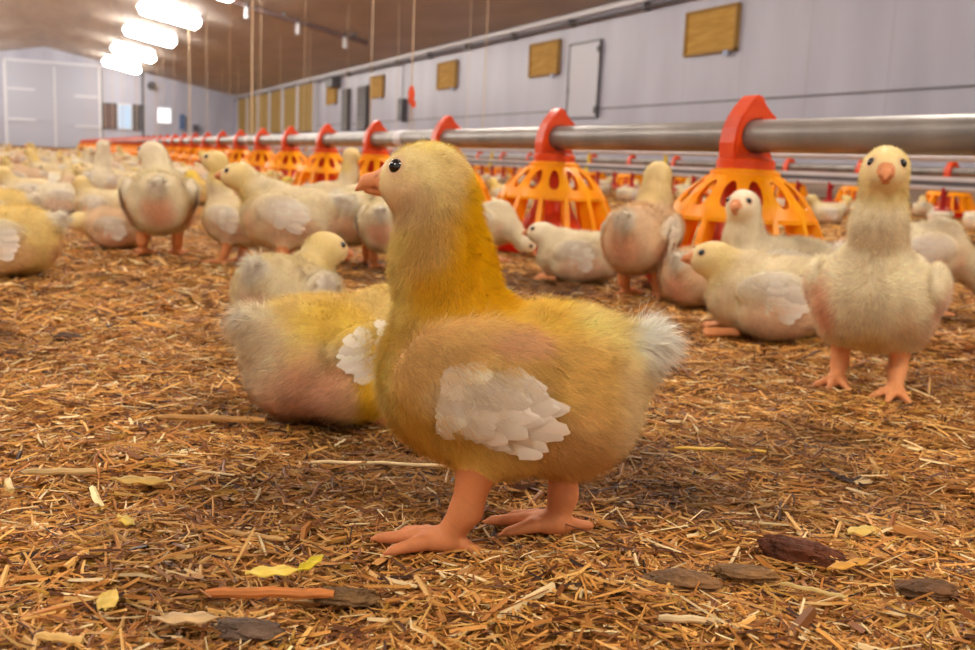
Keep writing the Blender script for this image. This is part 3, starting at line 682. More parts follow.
def body_sit(ch, legs_out=(), flat=1.0):
    ch.ell('body', (-4, 0, 47), (66, 52, 44), rotm('Y', -4), 12)
    ch.ell('body', (34, 0, 48), (40, 43, 42), None, 14)
    ch.ell('body', (-44, 0, 46), (35, 42, 41), None, 16)
    ch.ell('body', (-28, 0, 66), (42, 32, 24), None, 14)
    for s_ in (1, -1): ch.ell('body', (-2, s_ * 36, 28), (42, 22, 25), None, 12)
    ch.cap('tail', (-64, 0, 66), (-80, 0, 80), 16, 8, 12)
    for s_ in (1, -1): ch.ell('wing', (2, s_ * 47, 58), (42, 9, 22), rotm('Y', 4), 5)
    for s_ in (1, -1):
        if s_ in legs_out:
            ch.cap('leg', (10, s_ * 44, 10), (62, s_ * 46, 8.5), 10, 7.5, 5)
            for ang, L in ((25, 30), (0, 36), (-25, 30)):
                a = math.radians(ang); ch.cap('leg', (62, s_ * 46, 7), (62 + math.cos(a) * L, s_ * 46 + math.sin(a) * L, 4), 5, 3, 3)
        else:
            for ang in (22, 0, -22):
                a = math.radians(ang); ch.cap('leg', (38, s_ * 26, 6), (38 + math.cos(a) * 36, s_ * 26 + math.sin(a) * 36, 3.5), 5, 3, 3)

CREAM = (250, 231, 192); PALE = (250, 234, 200); YEL = (248, 206, 44); YELP = (250, 220, 110); PINK = (232, 176, 138); TAN = (232, 186, 110); WHITE = (250, 240, 224); FACE = (244, 216, 166)
def pal(kind, hc, hdir, sit=False):
    dz = -40 if sit else 0; hx, hy, hz = hc
    if kind == 'hero':
        return dict(hero=True, base=(240, 196, 112), leg=(212, 134, 84), blobs=[
            ((-45, 0, 66), (36, 70, 34), (242, 194, 134), .7), ((-72, 0, 90), (24, 50, 50), (248, 218, 168), .8), ((-12, 0, 138), (70, 44, 26), (252, 210, 96), .9), ((-58, 0, 130), (30, 40, 24), (252, 226, 152), .8),
            ((34, 0, 68), (44, 60, 40), (246, 202, 96), .8), ((66, 0, 110), (24, 60, 55), (250, 222, 138), .9), ((48, 0, 125), (30, 60, 20), (250, 214, 110), .6),
            ((12, 0, 160), (26, 40, 42), (255, 188, 6), 1.0), ((24, 0, 142), (36, 60, 20), (252, 192, 30), .8), ((66, 0, 158), (26, 50, 46), (250, 220, 130), .9),
            ((50, 0, 200), (32, 40, 32), (250, 226, 160), .97), ((56, 0, 188), (22, 40, 18), (246, 212, 166), .75), ((12, 0, 186), (17, 30, 26), (255, 196, 20), .95), ((10, 0, 206), (13, 30, 16), (252, 216, 80), .7), ((40, 0, 224), (30, 30, 12), (252, 228, 130), .7),
            ((24, 46, 112), (42, 16, 26), (246, 204, 134), .9), ((24, -46, 112), (42, 16, 26), (246, 204, 134), .9), ((-8, 42, 121), (20, 22, 8), (242, 190, 150), .7), ((6, 52, 92), (34, 16, 18), (252, 234, 208), .95), ((6, -52, 92), (34, 16, 18), (252, 234, 208), .95), ((-84, 0, 122), (24, 30, 24), (254, 244, 226), 1.0)])
    base = {'white': PALE, 'cream': CREAM, 'yellow': (249, 219, 144), 'pink': (244, 212, 172)}[kind]
    B = [((44, 26, 84 + dz), (20, 16, 24), PINK, .4), ((44, -26, 84 + dz), (20, 16, 24), PINK, .4), ((-10, 50, 70 + dz), (50, 26, 30), PINK, .45 if kind != 'pink' else .75), ((-10, -50, 70 + dz), (50, 26, 30), PINK, .45 if kind != 'pink' else .75), ((-66, 0, 76 + dz), (26, 30, 26), PINK, .55 if kind != 'pink' else .8),
         ((0, 46, 102 + dz), (44, 16, 24), WHITE, .85), ((0, -46, 102 + dz), (44, 16, 24), WHITE, .85), ((-84, 0, 122 + dz), (26, 26, 24), WHITE, .9),
         ((hx, hy, hz), 36, {'white': PALE, 'cream': (252, 224, 152), 'yellow': (250, 216, 84), 'pink': (250, 226, 158)}[kind], .9),
         (tuple(np.array(hc) + np.array(hdir) * 18 - np.array([0, 0, 6])), 18, FACE, .55),
         ((hx * 0.6, hy * 0.6, hz - 30), (30, 34, 26), {'white': PALE, 'cream': (248, 220, 130), 'yellow': (250, 208, 60), 'pink': (248, 222, 150)}[kind], .7)]
    return dict(base=base, leg=(224, 150, 96), blobs=B)

def assemble(ch, head, kind, step, nfur, wid, far=False, seed=1, sit=False, wingfe=True, tailfe=True, lenmul=1.0, wz=0, wl=1.0, extra=()):
    """returns a root with body, down, eyes and feathers (or one single mesh when far)"""
    hc, (d, lat, up, eyes) = head
    bl = pal(kind, hc, d, sit); bl['blobs'] = bl['blobs'] + list(extra); bl['eyes'] = eyes; bl['hdir'] = d; bl['seed'] = seed
    V, Q = ch.mesh(step); V[:, 2] = np.maximum(V[:, 2], 0.6)
    col, isb, isl = colorize(ch, V, bl, False, seed)
    # nostril and gape line on the beak, fleshy eye ring
    def dab(c, r, colr, s_=0.9):
        q = np.linalg.norm(V - np.array(c), axis=1); w_ = (1 - smo(q, r * 0.6, r * 1.2)) * s_; col[:] = col * (1 - w_[:, None]) + np.array(colr) * w_[:, None]
    hcv = np.array(hc)
    if not far:
        for e in eyes: dab(e, 6.6, (206, 160, 124), 0.7)
        for s_ in (1, -1): dab(hcv + d * 27 + lat * s_ * 4.2 + up * 3.0, 1.5, (120, 60, 44), 0.8)
        for t in np.linspace(10, 30, 12):
            for s_ in (1, -1): dab(hcv + d * t + lat * s_ * (12.5 - t * 0.32) - up * (2.6 + max(0, 20 - t) * 0.9), 1.5, (150, 84, 60), 0.6)
    zF = M['down_far'] if far else M['down']; zS = M['skin_far'] if far else M['skin']
    FV, fq, ft, fc, fn = make_fur(ch, V, Q, bl, nfur, wid, seed=seed, lenmul=lenmul)
    if far:                               # body, down and eyes in a single small mesh
        nb = len(V); me = mesh_np('chick', np.concatenate([V / 1000.0, FV]), quads=np.concatenate([Q, fq + nb]), tris=ft + nb, cols=np.concatenate([lin_np(col), fc]))
        me.materials.append(zF)
        for e in eyes:
            dd = np.linalg.norm(V - e, axis=1)
        a = me.color_attributes['col']; buf = np.zeros(len(me.vertices) * 4, np.float32); a.data.foreach_get('color', buf); buf = buf.reshape(-1, 4)
        allV = np.concatenate([V, FV * 1000.0])
        for e in eyes: buf[np.linalg.norm(allV - e, axis=1) < 5.0, :3] = 0.01
        a.data.foreach_set('color', buf.ravel()); return me
    root = empty('chick')
    me = mesh_np('body', V / 1000.0, quads=Q, cols=lin_np(col)); obj('body', me, zS, root)
    fm = mesh_np('down', FV, quads=fq, tris=ft, cols=fc, normals=fn); obj('down', fm, zF, root)
    for e in eyes: o = obj('eye', EYE, None, root); o.location = tuple(e / 1000.0)
    dz = -43 if sit else 0; r = np.random.default_rng(seed + 40)
    if wingfe:
        for s_ in (1, -1):
            sp = []
            rows = ((-2, 86, 30, 10, 11), (9, 89, 27, 10, 12), (20, 92, 24, 9, 12), (29, 91, 17, 8, 11)) if kind == 'hero' else ((-6, 90, 30, 8, 10), (10, 95, 22, 7, 9.5))
            for row, (x0, z0, L, n_, wd) in enumerate(rows):
                for i in range(n_):
                    u = i / (n_ - 1); xx = x0 - 3 * u + 3 * r.random(); zz = z0 - 15 + 29 * u + dz + wz
                    lo_, hi_ = 25.0, 75.0
                    for _ in range(14):
                        md = (lo_ + hi_) / 2
                        if float(ch.sdf(np.array([[xx, s_ * md, zz]], np.float32))[0]) < 0: lo_ = md
                        else: hi_ = md
                    g_ = ch.grad(np.array([[xx, s_ * lo_, zz]], np.float32))[0]
                    sp.append(((xx, s_ * (lo_ + 0.8 + row * 0.8), zz), (-1, -s_ * (0.02 + .03 * row), -0.30 + 0.36 * u + r.normal() * .07), tuple(g_ + np.array([0.15, 0, 0.1])), wl * L * r.uniform(.8, 1.15) * (0.8 + 0.3 * math.sin(u * 3.1)), wd))
            v, f, c = feather_blades(sp, (lambda t, q: (250, 238, 220)) if kind == 'hero' else (lambda t, q: (252, 242, 226)), seed + s_)
            obj('wing_feathers', mesh_np('wing_feathers', v, quads=f, cols=c), M['feather'], root)
    if tailfe:
        sp = []
        for i in range(11):
            u = (i - 5) / 5; sp.append(((-76 - 3 * r.random(), u * 8, 119 + dz + 4 * r.random()), (-1, u * 0.5 + r.normal() * .08, 0.25 + r.normal() * 0.18), (0.2, 0, 1), 15 * r.uniform(.7, 1.25), 5.0))
        v, f, c = feather_blades(sp, lambda t, q: (252, 244, 230), seed + 9); obj('tail_feathers', mesh_np('tail_feathers', v, quads=f, cols=c), M['feather'], root)
    return root

def proto(pose, kind, step=2.2, nfur=26000, wid=0.28, far=False, seed=1, yaw=0, pitch=0, neck='mid', legs_out=(), stance=0, wide=1.0, **kw):
    ch = Chick(); sit = pose == 'sit'
    if pose == 'stand':
        a = 18 * stance
        body_stand(ch, [(1, (14 + a, 27, 0), (0 + a * .3, 27, 42)), (-1, (14 - a, -27, 0), (0 - a * .3, -27, 42))])
        nb = (30, 0, 116); top = {'lowstd': (66, 0, 146), 'up': (40, 0, 208), 'mid': (52, 0, 176), 'low': (92, 0, 100), 'feed': (96, 0, 52), 'far': (70, 0, 160)}[neck]
    else:
        body_sit(ch, legs_out)
        nb = (34, 0, 68); top = {'lowmid': (62, 0, 84), 'up': (48, 0, 128), 'mid': (58, 0, 106), 'low': (84, 0, 60), 'feed': (94, 0, 34), 'far': (74, 0, 100)}[neck]
    sh = np.array(rot_yaw((1, 0, 0), yaw * 0.35)); nbv = np.array(nb, float); tv = nbv + np.array(rot_yaw(tuple(np.array(top) - nbv), yaw * 0.3))
    if wide != 1.0:
        for i, (k_, tg, a_, kk) in enumerate(ch.p):
            if k_ == 'e' and tg in ('body', 'wing'): (c_, r_, ro) = a_; ch.p[i] = (k_, tg, ((c_[0], c_[1] * wide, c_[2]), (r_[0], r_[1] * (wide if tg == 'body' else 1.3), r_[2]), ro), kk)
    hd = np.array(rot_yaw((1, 0, 0), yaw)); hc = tv + hd * 8 + np.array([0, 0, 2.0])
    mid = nbv * 0.5 + tv * 0.5 + np.array([4 if neck in ('up', 'mid') else 0, 0, -3])
    h = head_parts(ch, [tuple(nbv), tuple(mid), tuple(tv)], [30.5, 22.5, 19], hc, yaw, pitch)
    return assemble(ch, (tuple(hc), h), kind, step, nfur, wid, far, seed, sit, **kw)

# the large chick in front
ch = Chick()
ch.ell('body', (-6, 0, 88), (60, 44, 45), rotm('Y', -6), 12)
ch.ell('body', (31, 0, 94), (38, 39, 44), None, 16)
ch.ell('body', (-44, 0, 86), (28, 35, 39), None, 16)
ch.ell('body', (-30, 0, 108), (42, 30, 24), rotm('Y', 6), 14)
ch.cap('tail', (-60, 0, 106), (-76, 0, 119), 17, 8, 12)
for s_ in (1, -1): ch.ell('wing', (14, s_ * 42, 102), (41, 10, 29), rotm('Y', 10), 3)
leg(ch, 1, (25, 22, 0), (10, 24, 44), (11, 8.2, 7.2)); leg(ch, -1, (-33, -18, 0), (-34, -22, 40), (10, 7.8, 7))
h = head_parts(ch, [(29, 0, 122), (36, 0, 150), (40, 0, 184)], [31, 25, 22], (46, 0, 198), 0, -3, 0.98, 1.12)
hero = assemble(ch, ((46, 0, 198), h), 'hero', 1.5, 240000, 0.12, seed=5)
x, y = px_ground(497, 539); hero.location = (x, y, 0.0); hero.rotation_euler.z = heading(174)
tag(hero, 'large yellow necked chick standing in profile at the centre, looking left', 'chick')

# near chicks, each with its own look
def place(root, px, py, face, label, s=1.0, grp=None, z=0.0):
    x, y = px_ground(px, py); root.location = (x, y, z); root.rotation_euler.z = heading(face + math.degrees(math.atan2(CX - px, FPX))); root.scale = (s,) * 3
    tag(root, label, 'chick', grp); return root
place(proto('sit', 'yellow', 1.9, 110000, 0.15, seed=21, yaw=-20, neck='feed', legs_out=(-1,), wz=12, wl=0.8, extra=[((-46, -20, 34), (44, 50, 34), (238, 186, 150), .95), ((-72, 0, 56), (22, 50, 40), (250, 226, 190), .9),
    ((-22, -20, 76), (34, 50, 20), (250, 214, 96), .8), ((-2, -46, 38), (17, 30, 40), (250, 200, 50), .9), ((24, -40, 36), (26, 30, 24), (246, 190, 60), .7)]), 345, 414, 26, 'yellow and pink chick lying with its rump towards the camera behind the large chick', 1.05)
TU = place(proto('sit', 'cream', 2.0, 60000, 0.2, seed=22, yaw=-42, neck='mid', pitch=-6, wz=8), 286, 338, 58, 'pale chick sitting with tail up and yellow head turned right, behind the lying one', 0.95)
TU.rotation_euler.y = 0.12; TU.location.z = 0.004
RT = proto('stand', 'cream', 2.1, 60000, 0.2, seed=23, neck='up', yaw=6, pitch=-6, stance=.45, wide=1.2, extra=[((40, -34, 84), (26, 20, 32), (230, 164, 126), .8), ((14, -56, 96), (30, 14, 24), (240, 190, 160), .7), ((14, 56, 92), (30, 14, 24), (242, 200, 172), .8), ((34, 0, 66), (30, 26, 22), (246, 206, 110), .6)]); place(RT, 866, 388, 264, 'tall chick standing upright at the right and facing the camera', 1.04)
place(proto('sit', 'cream', 2.2, 40000, 0.22, seed=24, neck='lowmid', yaw=6), 768, 336, 184, 'cream chick with yellow head lying in front of the nearest feeder pan, facing left', 1.12)
WH = place(proto('sit', 'white', 2.2, 30000, 0.25, seed=25, neck='lowmid', yaw=0), 576, 281, 176, 'white chick sitting before the middle feeder pan, facing left', 0.98)
SB = place(proto('stand', 'pink', 2.2, 30000, 0.25, seed=26, neck='mid', yaw=10, stance=.3), 638, 298, 70, 'white chick standing with its back to the camera between two feeder pans', 1.12)
WF = place(proto('sit', 'white', 2.2, 30000, 0.25, seed=27, neck='up', yaw=58), 772, 309, 194, 'white chick with its face turned to the camera in front of the nearest feeder pan', 1.22)
# shared shapes for the middle distance
P_std = proto('stand', 'cream', 2.6, 22000, 0.3, seed=31, neck='lowstd', yaw=0)
P_rear = proto('stand', 'white', 2.6, 26000, 0.28, seed=37, neck='far', yaw=40, wide=1.12, extra=[((-60, 0, 80), (24, 32, 30), PINK, .8)])
P_stu = proto('stand', 'cream', 2.6, 22000, 0.3, seed=32, neck='up', yaw=25, stance=.4)
P_fed = proto('stand', 'white', 2.6, 22000, 0.3, seed=33, neck='feed', yaw=5, pitch=-50)
P_sit = proto('sit', 'cream', 2.6, 20000, 0.3, seed=34, neck='mid', yaw=-15)
P_low = proto('sit', 'pink', 2.6, 20000, 0.3, seed=35, neck='low', yaw=20, pitch=-20)
P_ysit = proto('sit', 'yellow', 2.6, 20000, 0.3, seed=36, neck='mid', yaw=30)
MID = [
 (P_std, 286, 274, 172, 1.12, 'cream chick standing in profile with yellow neck, left of the large chick'),
 (P_stu, 236, 264, 150, 0.9, 'chick with raised round head just behind the cream one standing in profile'),
 (P_rear, 160, 256, 88, 1.2, 'big pale chick standing with its back turned, in the left middle of the picture'),
 (P_low, 118, 248, 160, 0.85, 'small chick crouched at the feet of the big pale chick seen from behind'),
 (P_sit, 102, 222, 150, 0.95, 'pinkish chick sitting left of the big pale chick seen from behind'),
 (P_ysit, -2, 274, 172, 1.15, 'large yellow chick lying cut off by the left edge of the picture'),
 (P_ysit, -12, 240, 175, 1.15, 'yellow backed chick behind the large yellow one at the left edge'),
 (P_sit, 26, 208, 185, 1.0, 'white chick with dark eye near the left edge, behind the yellow backed one'),
 (P_low, 28, 186, 10, 1.0, 'pink white chick lying alone on the litter near the left edge'),
 (P_fed, 352, 264, 85, 1.05, 'white chick seen from behind under the large chick\'s beak'),
 (P_rear, 386, 270, 80, 0.95, 'chick half hidden behind the large chick\'s throat'),
 (P_stu, 335, 232, 20, 1.0, 'yellowish chick with white wing in front of the hooked feeder pans'),
 (P_fed, 486, 262, 330, 0.9, 'chick pecking at the litter just right of the large chick\'s neck'),
 (P_sit, 498, 226, 0, 1.0, 'yellow chick behind the large chick\'s neck, close to the orange grill'),
 (P_low, 700, 306, 60, 1.0, 'pinkish chick crouched right of the white one with its back to the camera'),
 (P_fed, 912, 312, 12, 1.05, 'chick with lowered head reaching for the feeder pan at the right edge'),
 (P_std, 70, 190, 100, 0.85, 'white chick standing among the flock, above the lone pink white one'),
 (P_sit, 62, 196, 330, 1.0, 'beige chick sitting beside the white standing one in the left flock'),
 (P_std, 120, 202, 190, 0.85, 'pale chick turned left just behind the big one seen from behind'),
 (P_sit, 824, 224, 200, 1.0, 'small chick with dark eye sitting right of the nearest whole feeder pan'),
 (P_ysit, 204, 205, 130, 1.0, 'yellowish chick sitting behind the gap between two standing chicks'),
]
used = set()
for (pr, px, py, face, sc_, lab) in MID:
    r_ = pr if pr.name not in used else copy_tree(pr)
    used.add(pr.name); place(r_, px, py, face, lab, sc_)
placed = [(o.location.x, o.location.y) for o in list(S.objects) if o.parent is None and o.get('category') == 'chick']

# the flock: every chick an object of its own
FAR = [proto(ps, kd, 4.2, 5200, 0.75, far=True, seed=50 + i, neck=nk, yaw=yw, pitch=pt, lenmul=0.85) for i, (ps, kd, nk, yw, pt) in enumerate([
    ('sit', 'cream', 'mid', 0, 0), ('sit', 'white', 'low', 20, -15), ('stand', 'cream', 'mid', -10, 0), ('stand', 'yellow', 'low', 10, -20),
    ('sit', 'yellow', 'mid', 40, 0), ('sit', 'pink', 'mid', -40, -5), ('stand', 'white', 'up', 15, 0), ('stand', 'pink', 'feed', 0, -50)])]
rr = random.Random(4)
LN = 'small pale chick in the crowded flock on the left, this side of the feed line'
def scatter(n, xr, yr, dmin, lab, grp, keep=lambda x, y: True, ybias=1.0, wts=(6, 5, 1.5, .3, 1.5, 5, .3, 1.2)):
    got = 0; tries = 0
    while got < n and tries < 60000:
        tries += 1; y = yr[0] + (yr[1] - yr[0]) * rr.random() ** ybias; x = rr.uniform(*xr)
        if not keep(x, y): continue
        c = RM.T @ np.array([x, y, 0.05 - CAMH]); u = CX + FPX * c[0] / c[2]
        if u < -25 or u > 1000: continue
        if any((x - a) ** 2 + (y - b) ** 2 < dmin * dmin for a, b in placed): continue
        if any(abs(x - q) < 0.26 and ((y - 0.73 + .375) % .75 - .375) ** 2 + (x - q) ** 2 < 0.245 ** 2 for q in (PX,)) : continue
        if abs(x - X5) < 0.27 and ((y - 3.85 + .375) % .75 - .375) ** 2 + (x - X5) ** 2 < 0.245 ** 2: continue
        if (x + 0.43) ** 2 + (y - 6.9) ** 2 < 0.27 ** 2: continue
        placed.append((x, y)); o = bpy.data.objects.new('chick', rr.choices(FAR, wts)[0]); COL.objects.link(o)
        o.location = (x, y, 0); o.rotation_euler.z = rr.uniform(0, 6.283); o.scale = (rr.uniform(0.84, 1.04),) * 3
        tag(o, lab, 'chick', grp); got += 1
    return got
g1 = scatter(60, (-0.4, 0.93), (3.15, 5.6), 0.165, 'chick in the near rows of the crowded flock at the left', 'near rows of the left flock', keep=lambda x, y: y > 3.1 + 1.0 * max(0, x + 0.1))
g2 = scatter(132, (-1.1, 0.93), (5.6, 15.5), 0.16, 'tiny pale chick in the far rows of the crowded flock at the left', 'far rows of the left flock', ybias=1.25)
g3 = scatter(18, (1.45, 2.8), (3.4, 11), 0.17, 'small chick between the long feed line and the drinker line', 'chicks before the drinker line')
g4 = scatter(56, (3.1, 4.85), (3.2, 13), 0.17, 'small pale chick under or behind the red nipples of the drinker line', 'chicks behind the drinker line', ybias=1.2)
print('flock', g1, g2, g3, g4)

# ------------------------------------------------------------------ straw litter
def straw_mesh(n, rmin, rmax, Ls, Ws, seed, power=1.0, tilt=0.16, a0=-14, a1=62):
    r = np.random.default_rng(seed); base = math.degrees(math.atan2(FH[0], FH[1]))
    rad_ = rmin + (rmax - rmin) * r.random(n) ** power; th = np.radians(base + r.uniform(-44, 44, n))
    x = rad_ * np.sin(th); y = rad_ * np.cos(th)
    dp = np.hypot(x - PX, (y - 0.73 + .375) % .75 - .375); d5 = np.hypot(x - X5, (y - 3.85 + .375) % .75 - .375)
    ok = (dp > 0.172) & ((d5 > 0.172) | (y < 3.6)) & (np.hypot(x + 0.43, y - 6.9) > 0.172) & (x < XW - 0.12) & (x > -7.4); rad_, x, y = rad_[ok], x[ok], y[ok]; n = len(x)
    L = np.minimum(np.exp(r.normal(math.log(Ls), 0.45, n)), Ls * 2.3); Wd = np.exp(r.normal(math.log(Ws), 0.45, n)); Wd = np.minimum(Wd, L * 0.3)
    az = r.uniform(0, 2 * math.pi, n); al = r.normal(0, tilt, n); d = np.stack([np.cos(az) * np.cos(al), np.sin(az) * np.cos(al), np.sin(al)], 1)
    sd = np.stack([-np.sin(az), np.cos(az), r.normal(0, 0.35, n)], 1); sd /= np.linalg.norm(sd, axis=1)[:, None]; up = np.cross(d, sd); up *= np.sign(up[:, 2:3])
    c = np.stack([x, y, hgt(x, y) + r.uniform(0.0, 0.0035, n) + np.abs(np.sin(al)) * L * 0.35], 1)
    far = np.clip((rad_ - 2) / 1, 0, 1); c[:, 2] = c[:, 2] * (1 - far) + far * r.uniform(-.001, .003, n)
    bend = (r.normal(0, 0.05, n) * L)[:, None] * sd
    V = []
    for s_, b_ in ((-0.5, 0), (0.0, 1), (0.5, 0)):
        p = c + d * (L * s_)[:, None] + bend * b_
        tp = 0.8 if s_ else 1.0
        V += [p - sd * (Wd * 0.5 * tp)[:, None], p + sd * (Wd * 0.5 * tp)[:, None], p + up * (Wd * 0.42 * tp)[:, None]]
    V = np.stack(V, 1).reshape(-1, 3); b = np.arange(n)[:, None] * 9
    q = np.concatenate([b + np.array([[i * 3 + k, i * 3 + (k + 1) % 3, i * 3 + 3 + (k + 1) % 3, i * 3 + 3 + k]]) for i in (0, 1) for k in (0, 1, 2)])
    cols = np.array([(208, 148, 72), (180, 118, 52), (228, 178, 100), (140, 84, 36), (248, 220, 164), (98, 56, 26), (176, 132, 44), (62, 36, 20)]) ; w_ = np.array([.26, .22, .16, .14, .07, .09, .04, .02])
    ci = cols[r.choice(len(cols), n, p=w_ / w_.sum())] * r.uniform(0.88, 1.1, (n, 1))
    P = np.stack([x, y, 0 * x], 1); patch = smo(nz(P, 9.0, 77) + 0.55 * nz(P, 34.0, 78), 0.0, 0.75)
    ci = ci * (1 - 0.42 * patch[:, None] * np.array([0.9, 1.0, 1.1]))
    return mesh_np('straw_litter', V, quads=q, cols=np.repeat(lin_np(np.clip(ci, 0, 255)), 9, 0), smooth=False)
for args, nm, lb in (((90000, 0.30, 1.25, 0.011, 0.0011, 61, 0.8), 'straw_litter', 'finely chopped golden straw litter covering the ground around the large chick'),
                     ((11000, 0.30, 1.6, 0.019, 0.0018, 64, 0.8), 'long_straw', 'longer golden straw stems lying loose over the chopped litter'),
                     ((85000, 1.2, 3.4, 0.018, 0.0022, 62, 1.0), 'straw_bedding', 'chopped straw bedding in the middle distance between the chicks and feeders'),
                     ((50000, 3.3, 9.0, 0.034, 0.005, 63, 1.0), 'distant_straw', 'straw bedding far back below the flock')):
    o = obj(nm, straw_mesh(*args), M['straw']); tag(o, lb, 'straw', kind='stuff')

# single pieces that stand out in the litter
def stalk(px, py, ang, L, r0, col, lab, name='straw_stalk', bend=0.03, lift=0.004, flat=1.0):
    x, y = px_ground(px, py); a = heading(ang); d = np.array([math.cos(a), math.sin(a)]); sd = np.array([-d[1], d[0]])
    mb = MB(); pts = []; rs = []
    for i in range(9):
        t = i / 8 - 0.5; pts.append((t * L, bend * L * (1 - 4 * t * t), 0.0004 * math.sin(i * 1.9))); rs.append(r0 * (1 + 0.04 * math.sin(i * 2.3)) * (0.75 if i in (0, 8) else 1))
    mb.tube(pts, rs, 8)
    mb.v = [(vx, vy, vz * flat) for vx, vy, vz in mb.v]
    m = mat_noise(name + '_' + str(px), tuple(int(c * 0.82) for c in col), col, 220, 0.5, 0.3, bump=0.3, stretch=(0.2, 1, 1))
    o = obj(name, mb, m); o.location = (x, y, lift); o.rotation_euler = (0, random.uniform(-.04, .04), a); tag(o, lab, name.replace('_', ' ').split()[-1] if name != 'straw_stalk' else 'straw')
    return o
def leafp(px, py, ang, L, W_, col, lab, name='leaf_flake', tilt=0.15, lift=0.006, cat='flake'):
    x, y = px_ground(px, py); r = np.random.default_rng(px); V = []; K, J = 12, 5
    for i in range(K):
        t = i / (K - 1)
        for j in range(J):
            u = j / (J - 1) - 0.5; wv = W_ * (math.sin(math.pi * min(0.97, max(0.06, t))) ** 0.6)
            V.append(((t - 0.5) * L, u * wv, 0.12 * wv * (1 - 4 * u * u) + 0.0008 * math.sin(i * 1.3 + j)))
    n = len(V); V += [(a, b, c - 0.0007) for a, b, c in V]; F = []
    for i in range(K - 1):
        for j in range(J - 1):
            a = i * J + j; F.append((a, a + J, a + J + 1, a + 1)); F.append((a + n, a + 1 + n, a + J + 1 + n, a + J + n))
    for i in range(K - 1): F.append((i * J, i * J + n, (i + 1) * J + n, (i + 1) * J)); F.append((i * J + J - 1, (i + 1) * J + J - 1, (i + 1) * J + J - 1 + n, i * J + J - 1 + n))
    mb = MB(); mb.add(V, F); m = mat_noise(name + '_' + str(px), tuple(int(c * 0.84) for c in col), col, 160, 0.55, 0.25, bump=0.25, stretch=(0.15, 1, 1))
    o = obj(name, mb, m); o.location = (x, y, lift); o.rotation_euler = (tilt, random.uniform(-.1, .1), heading(ang)); tag(o, lab, cat); return o
def clod(px, py, ang, dims, col, lab, name='dung_clod', seed=1, lift=0.0):
    x, y = px_ground(px, py); V = []; F = []; nu, nv = 72, 36; r = np.random.default_rng(seed)
    for i in range(nv + 1):
        th = math.pi * i / nv
        for j in range(nu):
            ph = 2 * math.pi * j / nu; p = np.array([math.sin(th) * math.cos(ph), math.sin(th) * math.sin(ph), math.cos(th)]); p = np.sign(p) * np.abs(p) ** 0.8; V.append(p)
    V = np.array(V); V *= (1 + 0.26 * nz(V, 3.2, seed) + 0.16 * nz(V, 8, seed + 1) + 0.09 * nz(V, 20, seed + 2))[:, None]; V *= np.array(dims) / 2
    for i in range(nv):
        for j in range(nu): F.append((i * nu + j, (i + 1) * nu + j, (i + 1) * nu + (j + 1) % nu, i * nu + (j + 1) % nu))
    mb = MB(); mb.add(V, F); m = mat_noise(name + '_' + str(px), tuple(int(c * 0.7) for c in col), col, 90, 0.7, 0.25, bump=0.9, bscale=300)
    o = obj(name, mb, m); o.location = (x, y, dims[2] * 0.12 + lift); o.rotation_euler = (0.05, 0.08, heading(ang)); tag(o, lab, 'clod'); return o
clod(800, 556, -14, (0.044, 0.017, 0.014), (108, 58, 34), 'dark brown elongated clod lying on the straw at the lower right', seed=3)
clod(682, 584, 4, (0.040, 0.017, 0.009), (140, 100, 60), 'grey brown crusted clod left of the dark elongated one', seed=6)
clod(745, 574, 6, (0.034, 0.014, 0.006), (146, 106, 62), 'flat greyish clod just behind the crusted one', seed=7)
clod(930, 592, 10, (0.036, 0.016, 0.008), (118, 80, 46), 'dull brown flat clod near the lower right corner', seed=8)
clod(250, 632, 0, (0.028, 0.014, 0.007), (112, 88, 70), 'grey brown clod at the lower left between the straw', seed=12)
clod(345, 598, 8, (0.03, 0.013, 0.007), (124, 92, 56), 'brown clod behind the orange stem at the bottom', seed=14)
clod(70, 340, 8, (0.03, 0.02, 0.01), (96, 66, 42), 'small dark clod on the bare litter at the far left', seed=15)
leafp(140, 489, -8, 0.036, 0.010, (206, 166, 84), 'broad pale straw leaf at the left, in front of the lying chick')
leafp(126, 530, -50, 0.022, 0.006, (214, 180, 70), 'narrow yellow green leaf piece below the broad pale leaf')
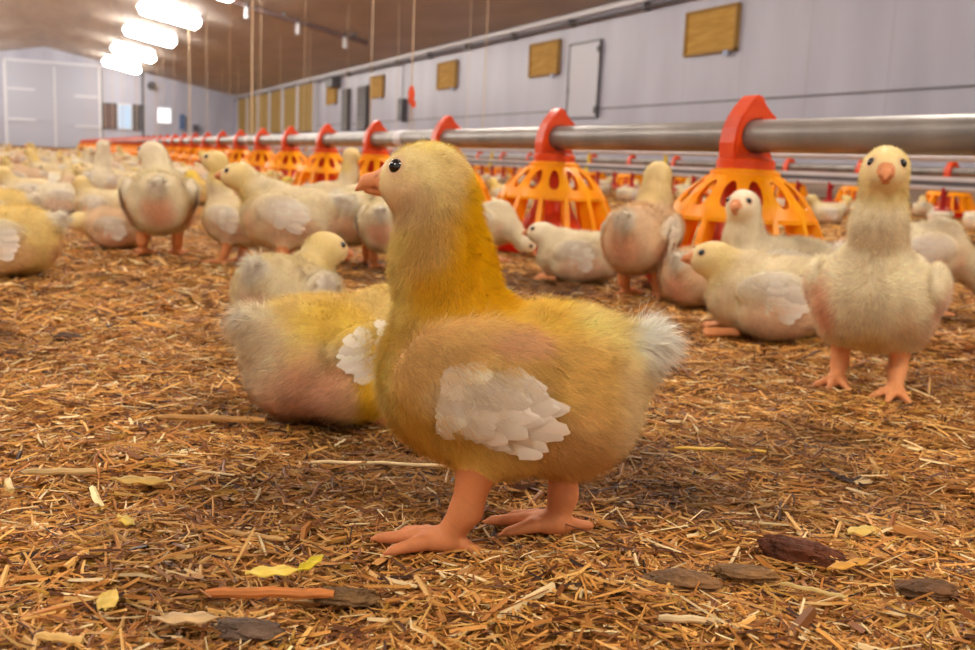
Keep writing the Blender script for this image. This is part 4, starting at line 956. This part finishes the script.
leafp(862, 540, 24, 0.026, 0.010, (226, 190, 96), 'frayed yellow leaf piece right of the dark clod')
leafp(848, 574, 20, 0.030, 0.006, (226, 164, 70), 'orange tan stem piece just below the frayed leaf')
leafp(272, 582, 14, 0.026, 0.009, (236, 204, 90), 'bright yellow leaf piece above the orange stem')
leafp(108, 612, 95, 0.020, 0.009, (224, 188, 90), 'upright pale yellow chip near the lower left')
leafp(186, 630, -4, 0.030, 0.008, (206, 170, 120), 'flat beige chip at the bottom left')
leafp(882, 566, 100, 0.018, 0.009, (200, 140, 60), 'golden brown chip standing beside the orange tan stem')
leafp(310, 574, 60, 0.020, 0.006, (214, 190, 40), 'green yellow sliver right of the bright yellow leaf piece')
stalk(270, 602, 4, 0.060, 0.0026, (216, 132, 66), 'thick orange stem lying level near the bottom')
stalk(212, 424, -5, 0.085, 0.0026, (212, 156, 84), 'long tan stalk in front of the lying chick')
stalk(60, 478, 4, 0.045, 0.0022, (228, 190, 128), 'pale stalk at the left edge behind the broad leaf')
stalk(10, 492, 120, 0.022, 0.0022, (240, 206, 130), 'short thick pale stem at the left edge')
stalk(170, 470, 42, 0.024, 0.0017, (226, 182, 74), 'golden stem slanting above the broad pale leaf')
stalk(255, 543, -18, 0.036, 0.0014, (222, 176, 110), 'tan stem left of the large chick\'s front foot')
stalk(380, 470, -2, 0.095, 0.0012, (246, 214, 160), 'long thin pale straw running behind the large chick\'s legs')
stalk(720, 455, 3, 0.07, 0.0013, (236, 190, 84), 'long golden straw right of the large chick\'s belly')
stalk(690, 628, 2, 0.03, 0.0018, (244, 214, 160), 'pale cross lying straw at the bottom right')
stalk(712, 620, 88, 0.02, 0.0014, (240, 206, 136), 'short pale straw pointing up at the bottom right')
stalk(812, 598, -28, 0.032, 0.0012, (244, 210, 130), 'thin straw slanting down below the dark clod')
stalk(60, 648, -6, 0.02, 0.002, (236, 190, 110), 'blurred pale stem at the bottom left corner')
stalk(340, 448, 70, 0.016, 0.0008, (250, 230, 180), 'thin upright straw below the lying chick')
